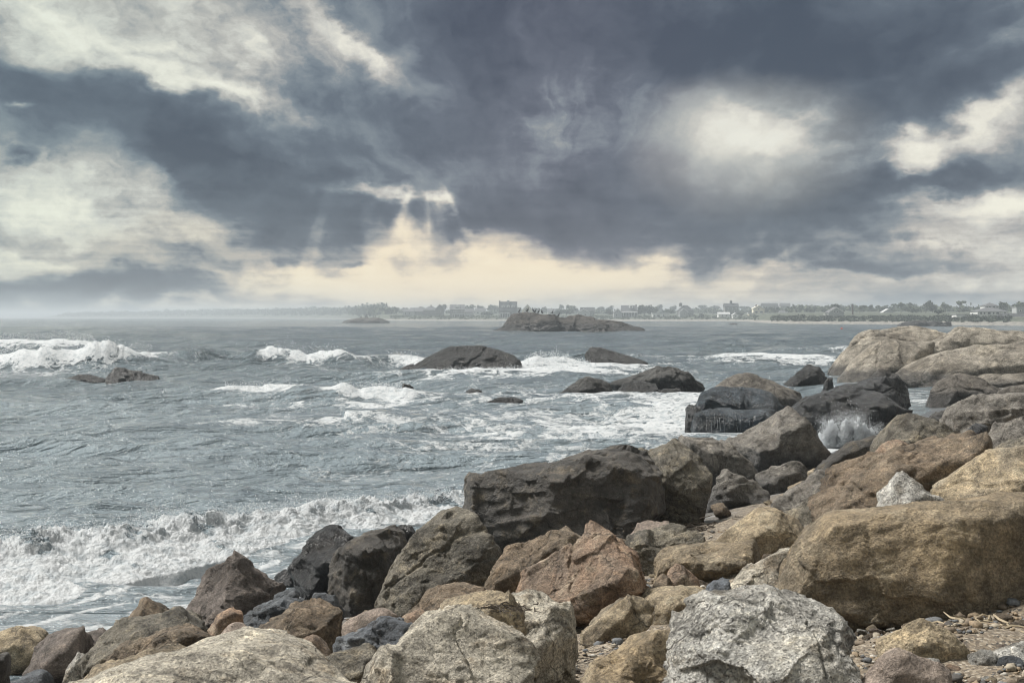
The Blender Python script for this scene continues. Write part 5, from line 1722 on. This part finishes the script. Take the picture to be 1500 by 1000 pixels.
    H('white-roofed cottage in the scrub right of the headland', 1294, 1309, 457.5, 453, 465, 800, wall='pale', roof='rpale', wins=[(1298, 460, 2, 2), (1304, 460, 2, 2)])
    H('white deck house with a pyramid-roofed lookout, by the beach', 1432, 1476, 456, 450.5, 467.5, 560, 'hip', 'white', 'roof', under='dark', wins=[(1437, 458.5, 2.4, 2.6), (1442, 458.5, 2.4, 2.6), (1449, 458.5, 4.2, 3), (1455.5, 458.5, 2, 2.6), (1461.5, 458.5, 4.2, 2.6), (1472, 458.5, 2, 2.6)])
    H('open lookout with a pyramid roof on top of the white deck house', 1443, 1463, 448, 443, 452, 566, 'hip', 'white', 'roof', wins=[(1446, 449.6, 1.6, 1.4), (1450, 449.6, 2.2, 1.4), (1456, 449.6, 2.6, 1.4), (1460.5, 449.6, 1.6, 1.4)])
    H('long white boarded terrace left of the white deck house', 1401, 1432, 460.2, 459.8, 465.3, 556, 'flat', 'white', 'rpale', under='dark')
    H('dark-roofed beach pavilion with white posts at the right edge', 1473, 1520, 464, 458.5, 473.5, 540, 'side', 'pale', 'rdark', wins=[(1476, 468.5, 2.2, 4), (1481.5, 468.5, 3.4, 4), (1491, 468.5, 2.6, 4), (1497, 468.5, 3, 4)], porch=(1472, 1520, 465, 8))
    H('grey box-shaped house behind the beach pavilion', 1489, 1516, 449.5, 449, 462, 640, 'flat', 'pale', 'pale', wins=[(1495, 455, 2, 2)])


def build_trees():
    T = tree
    gb = 'trees on the skyline behind the shore houses'
    for px, top, w, d, lab in (
            (578, 450, 11, 1500, 'small hazy tree just right of the white gabled cottage'),
            (594, 450, 10, 1500, 'small hazy tree above the low grey house'),
            (618, 448.5, 9, 1500, 'small hazy tree at the left end of the long hipped house'),
            (649, 445, 15, 1350, 'tall domed tree between the steep gabled house and the porch house'),
            (688, 447, 18, 1350, 'hazy broad tree behind the low grey wing house'),
            (704, 447, 14, 1350, 'hazy tree behind the small white cottage'),
            (722, 446, 24, 1400, 'wide hazy tree left of the tall dark house'),
            (760, 449, 12, 1400, 'hazy tree touching the right side of the tall dark house'),
            (786, 451, 12, 1450, 'small hazy tree above the row of cormorants'),
            (797, 449, 12, 1450, 'hazy tree above the right end of the cormorant row'),
            (815, 452, 14, 1400, 'low hazy tree behind the small white house above the islet'),
            (822, 446, 8, 1500, 'narrow hazy tree left of the big domed tree above the islet'),
            (838, 446, 18, 1300, 'big domed hazy tree above the right half of the islet'),
            (880, 449, 14, 1500, 'low hazy tree between the two white-trimmed gabled houses'),
            (894, 447, 11, 1450, 'hazy tree at the left end of the large porched house'),
            (966, 446, 13, 1500, 'hazy tree above the low white flat-roofed house'),
            (986, 447, 11, 1500, 'hazy tree just left of the square turret'),
            (1030, 447, 16, 1600, 'faint tree right of the big dark turreted house'),
            (1046, 447, 20, 1600, 'faint wide tree left of the tall gambrel house'),
            (1092, 448, 18, 1500, 'faint tree between the gambrel house and the cream house'),
            (1165, 449, 14, 1300, 'hazy tree behind the pale cottage left of the headland'),
            (1178, 449, 20, 1200, 'broad hazy tree left of the headland house'),
            (1194, 448, 18, 1200, 'hazy tree next to the left side of the headland house')):
        T(lab, px, d, top, w, gb)
    gf = 'dark trees among the shore houses'
    for px, top, w, d, lab in (
            (714, 457, 20, 1120, 'low dark spreading tree in front of the small white cottage'),
            (830, 453, 24, 1090, 'broad dark tree left of the white-trimmed gabled house behind the islet'),
            (892, 452, 14, 1060, 'dark cone-shaped tree left of the large porched house'),
            (818, 455, 16, 1090, 'low dark tree behind the back of the islet'),
            (944, 446, 24, 1080, 'tall dark domed tree right of the large porched house'),
            (958, 450, 22, 1080, 'dark tree behind the low white flat-roofed house'),
            (936, 452, 14, 1060, 'dark tree against the right wall of the large porched house'),
            (980, 452, 16, 1080, 'dark tree left of the twin-gabled cottage'),
            (1128, 450, 22, 1040, 'big dark tree mass right of the cream three-storey house'),
            (1120, 454, 14, 1030, 'dark tree touching the cream three-storey house'),
            (1138, 454, 12, 1030, 'dark tree below the gap between the two dark roofs'),
            (1084, 457, 12, 1010, 'low dark tree right of the tiny white boathouse'),
            (1028, 459, 9, 1010, 'small dark bush tree right of the twin-gabled cottage'),
            (1187, 458, 14, 900, 'low dark tree on the neck of the headland')):
        T(lab, px, d, top, w, gf, dark=True)
    T('dome-shaped tree right behind the gabled headland house', 1224, 760, 444.5, 18, dark=True)
    T('thin leaning tree right of the headland house', 1259, 800, 446, 13, lean=1.0, open_=True)
    gr = 'umbrella-shaped trees on the hazy ridge above the beach'
    for n, (px, top, w, d) in enumerate(((1276, 447, 8, 950), (1286, 447, 9, 950), (1298, 447, 8, 950), (1310, 445, 10, 900), (1334, 443.5, 9, 850))):
        T('small umbrella-shaped tree on the hazy ridge, %s from the left' % ('first', 'second', 'third', 'fourth', 'fifth')[n], px, d, top, w, gr, open_=True)
    T('broad flat-crowned tree above the white-roofed cottage', 1320, 800, 442.5, 15, open_=True)
    T('large low spreading tree mass right of the white-roofed cottage', 1336, 780, 449, 28, n=700)
    T('tall leaning tree with a swept crown above the beach', 1356, 760, 440, 13, lean=1.0)
    T('bushy tree right of the tall leaning tree', 1366, 760, 445, 14)
    T('low broad tree with bare twigs on the ridge', 1385, 780, 444, 17, open_=True)
    T('tall see-through tree standing left of the white terrace', 1405, 740, 440.5, 15, open_=True, lean=.4)
    T('dark round bush tree left of the white terrace', 1375, 640, 457, 13, dark=True)
    T('tall tree right behind the pyramid-roofed lookout', 1470, 690, 441.5, 13)
    T('broad tree mass at the right edge above the grey box house', 1494, 720, 442.5, 26, n=600)
    R = np.random.RandomState(77)
    scrub('scrub', 'low green scrub on the bank under the shore houses', (572, 1112), (26, 75), 1.3, 900, False, 1)
    scrub('scrub', 'dark thicket on the headland and along the beach', (1130, 1480), (24, 60), 1.25, 700, True, 2)
    scrub('far_woods', 'hazy woods along the far coast left of the houses', (85, 575), (60, 330), 8.0, 800, False, 3, 'woods')
    scrub('far_woods', 'hazy woods on the rise behind the shore houses', (560, 1520), (330, 620), 4.4, 900, False, 4, 'woods')


def build_far_extras():
    m = 700 / FPX
    root = empty('chimney_stack', ((1249 - 750) * m, 700, float(land_z(np.array([1249.]), np.array([700.]))[0])))
    h = 3 - (446 - HOR) * m - root.location.z
    MB().cone((0, 0, -.5), .42, .34, h + .5, 8).build('shaft', HW['brick'], root)
    MB().cone((0, 0, h), .44, .44, .3, 8).build('cap', HW['rdark'], root)
    tag(root, 'dark slender chimney stack standing alone right of the headland house', 'chimney')
    # red buoy
    bx = W(1233, 483, 320)
    root = empty('buoy', (bx[0], bx[1], -.25))
    red = plain_mat('buoy_red', (0.45, 0.06, 0.035), 0.5, 0.1)
    MB().cone((0, 0, 0), .18, .32, .3, 10).cone((0, 0, .3), .32, .30, .3, 10).cone((0, 0, .6), .30, .06, .25, 10).build('float', red, root)
    MB().cone((0, 0, .85), .025, .025, .35, 6).build('stick', HW['dark'], root)
    tag(root, 'small red buoy floating left of the granite ledge', 'buoy')


def bird_mesh(pose):
    """one body from tail to bill, standing on short legs; pose 0 upright, 1 hunched, 2 drying its wings"""
    lean = (0.25, 0.55, 0.2)[pose]
    sp = [(-.30, .16, .012), (-.20, .20, .045), (-.10, .27, .095), (0.0, .36, .125), (.06, .47, .115), (.10, .57, .075), (.125, .66, .045), (.12, .74, .034), (.13, .80, .042), (.17, .835, .040), (.22, .835, .022), (.30, .825, .006)]
    if pose == 1:
        sp = [(x, z - .10 * max(0, z - .4), r) for x, z, r in sp]
    mb = MB()
    pts = [(x + lean * .1 * z, 0, z) for x, z, r in sp]
    mb.tube(pts, [r for _, _, r in sp], 8)
    for s in (-1, 1):
        mb.tube([(.0, s * .05, .30), (.01, s * .055, .1), (.02, s * .06, .0)], [.03, .012, .012], 5)
        mb.tube([(-.02, s * .06, .006), (.09, s * .07, .006)], [.01, .016], 4)
        if pose == 2:
            mb.tube([(.03, s * .08, .52), (.0, s * .30, .62), (-.04, s * .52, .50), (-.06, s * .62, .36)], [.05, .06, .05, .01], 6)
        else:
            mb.tube([(.06, s * .10, .50), (-.02, s * .125, .38), (-.16, s * .08, .24), (-.26, s * .03, .17)], [.03, .055, .045, .008], 6)
    return mb


BIRD = plain_mat('black_feathers', (0.014, 0.014, 0.016), 0.6, 0.2, 10)


def top_of(obj, x, rx):
    """top surface of an object near x"""
    n = len(obj.data.vertices)
    co = np.empty(n * 3, np.float32)
    obj.data.vertices.foreach_get('co', co)
    co = co.reshape(-1, 3) + np.array(obj.location)
    k = np.abs(co[:, 0] - x) < rx
    c = co[k]
    return c[np.argmax(c[:, 2])]


def build_birds():
    isl = [o for o in bpy.data.objects if o.name.startswith('islet')]
    near = [o for o in isl if o.location.y < 400][0]
    far = [o for o in isl if o.location.y > 400][0]
    protos = [bird_mesh(i) for i in range(3)]
    data = []
    words = ('first', 'second', 'third', 'fourth', 'fifth', 'sixth', 'seventh', 'eighth', 'ninth')
    spots = [(758, 0), (770, 1), (776, 2), (781.5, 0), (787, 1), (792, 0), (796.5, 2), (807, 0), (820, 1)]
    R = np.random.RandomState(3)
    meshes = {}
    for i, (px, pose) in enumerate(spots):
        d = near.location.y
        x = (px - 750) / FPX * d
        p = top_of(near, x, .5)
        if pose not in meshes:
            o = protos[pose].build('cormorant', BIRD, loc=(0, 0, 0), smooth=True)
            meshes[pose] = o.data
        else:
            o = bpy.data.objects.new('cormorant', meshes[pose])
            COL.objects.link(o)
        o.location = (p[0], p[1], p[2] - .05)
        o.rotation_euler = (0, 0, R.uniform(-.6, .6) + (math.pi if R.rand() < .4 else 0))
        o.scale = (1.15,) * 3
        how = ('standing upright', 'hunched', 'with wings half spread')[pose]
        tag(o, 'black cormorant %s on the islet, %s from the left' % (how, words[i]), 'bird', 'cormorants on the islet')
    for px in (527, 531, 534, 538, 541.5, 546, 549, 553, 557):
        d = far.location.y
        p = top_of(far, (px - 750) / FPX * d, 1.0)
        o = bpy.data.objects.new('cormorant', meshes[R.randint(2)])
        COL.objects.link(o)
        o.location = (p[0], p[1], p[2] - .05)
        o.rotation_euler = (0, 0, R.uniform(0, 6.28))
        o.scale = (1.2,) * 3
        tag(o, 'tiny dark bird in the row along the distant low islet', 'bird', 'birds on the distant islet')


build_land()
build_houses()
build_trees()
build_far_extras()
build_birds()

# ------------------------------------------------------------------ splash, trickles, haze
def build_splash():
    R = np.random.RandomState(21)
    c = W(1240, 664, 32.6)
    c[2] = 0.0
    v0, f0 = ico(5)
    V, F, b = [], [], 0
    for (px, top, w) in ((1208, 628, 15), (1218, 614, 13), (1227, 622, 16), (1236, 608, 12), (1245, 620, 16), (1255, 606, 12), (1264, 616, 15), (1274, 624, 14), (1222, 632, 26), (1248, 630, 30), (1268, 634, 22), (1240, 642, 42), (1284, 638, 16)):
        q = W(px, top, 32.6)
        h = max(q[2], .12)
        ww = w / FPX * 32.6 * .6
        P = v0 * np.array([ww, ww * .8, h * .55])
        nn = fbm(P[:, 0] / .14 + px, P[:, 1] / .14, P[:, 2] / .14, 4, .65)
        P = P * (1 + .38 * nn)[:, None]
        V.append(P + np.array([q[0], q[1] + R.normal(0, .1), h * .3]))
        F.append(f0 + b)
        b += len(v0)
    # jets of fine drops fanning up and falling apart
    pts, rad = [], []
    for jx, tilt, hh, n in ((1212, -.35, .42, 3200), (1222, -.15, .62, 4200), (1234, -.05, .70, 4200), (1247, .05, .60, 4200), (1258, .15, .72, 4600), (1270, .35, .50, 3400), (1240, 0, .36, 6000), (1283, .6, .30, 1600)):
        t = R.rand(n) ** 0.9
        spread = .03 + .13 * t
        curl = np.interp(t, np.linspace(0, 1, 9), np.cumsum(R.normal(0, .035, 9)))
        x = (jx - 750) / FPX * 32.6 + tilt * t * hh + curl + R.normal(0, 1, n) * spread
        y = 32.6 + R.normal(0, 1, n) * spread - .1 * t
        z = .08 + 1.2 * hh * t * R.uniform(.75, 1.1, n) - .12 * t * t
        pts.append(np.stack([x, y, z], -1))
        rad.append((.007 + .008 * R.rand(n)) * (1.15 - .6 * t))
    sel = np.random.RandomState(8).rand(sum(len(q) for q in pts)) < .5
    pts, rad = [np.concatenate(pts)[sel]], [np.concatenate(rad)[sel]]
    mv, mf = mist(np.concatenate(pts), np.concatenate(rad), 4)
    V.append(mv)
    F.append(mf + b)
    b += len(mv)
    N = 260
    px = R.normal(1240, 30, N)
    h = np.abs(R.normal(0, 1, N))
    dv, df = droplets(np.stack([(px - 750) / FPX * 32.6, 32.5 + R.normal(0, .2, N), .3 + .45 * h * np.exp(-((px - 1240) / 50) ** 2)], -1), .004 + .008 * R.rand(N) ** 2)
    V.append(dv)
    F.append(df + b)
    o = mesh_obj('splash', np.concatenate(V), np.concatenate(F), FOAM)
    tag(o, 'white splash bursting up against the big dark boulder', 'splash', None, 'stuff')


def build_trickles():
    R = np.random.RandomState(23)
    mb = MB()
    slab = [o for o, c, e in ROCKS if 'water pouring off' in o['label']][0]
    n = len(slab.data.vertices)
    co = np.empty(n * 3, np.float32)
    slab.data.vertices.foreach_get('co', co)
    co = co.reshape(-1, 3) + np.array(slab.location)
    for px in list(R.normal(1038, 4, 5)) + list(R.normal(1051, 5, 8)) + list(R.normal(1064, 6, 5)) + [1075, 1078, 1079, 1028, 1093]:
        x = (px - 750) / FPX * 36.0
        col = co[np.abs(co[:, 0] - x) < .06]
        if len(col) < 4:
            continue
        pts = []
        ztop = col[:, 2].max()
        for z in np.linspace(ztop - R.uniform(.02, .25), R.uniform(0, .35), 8):
            k = col[np.abs(col[:, 2] - z) < .14]
            if len(k) == 0:
                continue
            y = k[:, 1].min()
            pts.append((x + .25 * (z - ztop) * (x - (1047 - 750) / FPX * 36.0) * -1 + R.normal(0, .005), y - .015, z))
        if len(pts) > 2:
            r = .0005 + .0022 * R.rand() ** 2
            mb.tube(pts, [r * .6] + [r] * (len(pts) - 2) + [r * 1.5], 5)
    tag(mb.build('trickle', FOAM, smooth=True), 'thin white streams of water running down the front of the dark wet slab', 'water', None, 'stuff')


def build_haze():
    m = bpy.data.materials.new('haze_air')
    m.use_nodes = True
    t = m.node_tree
    t.nodes.clear()
    out = t.nodes.new('ShaderNodeOutputMaterial')
    v = t.nodes.new('ShaderNodeVolumePrincipled')
    v.inputs['Color'].default_value = (0.80, 0.885, 0.96, 1)
    v.inputs['Density'].default_value = 0.00052
    v.inputs['Anisotropy'].default_value = 0.15
    t.links.new(v.outputs[0], out.inputs['Volume'])
    o = MB().box(-9000, 9000, -100, 9000, -5, 24).build('haze', m)
    tag(o, 'pale sea haze that fades the far shore', 'haze', None, 'stuff')


build_splash()
build_trickles()
build_haze()
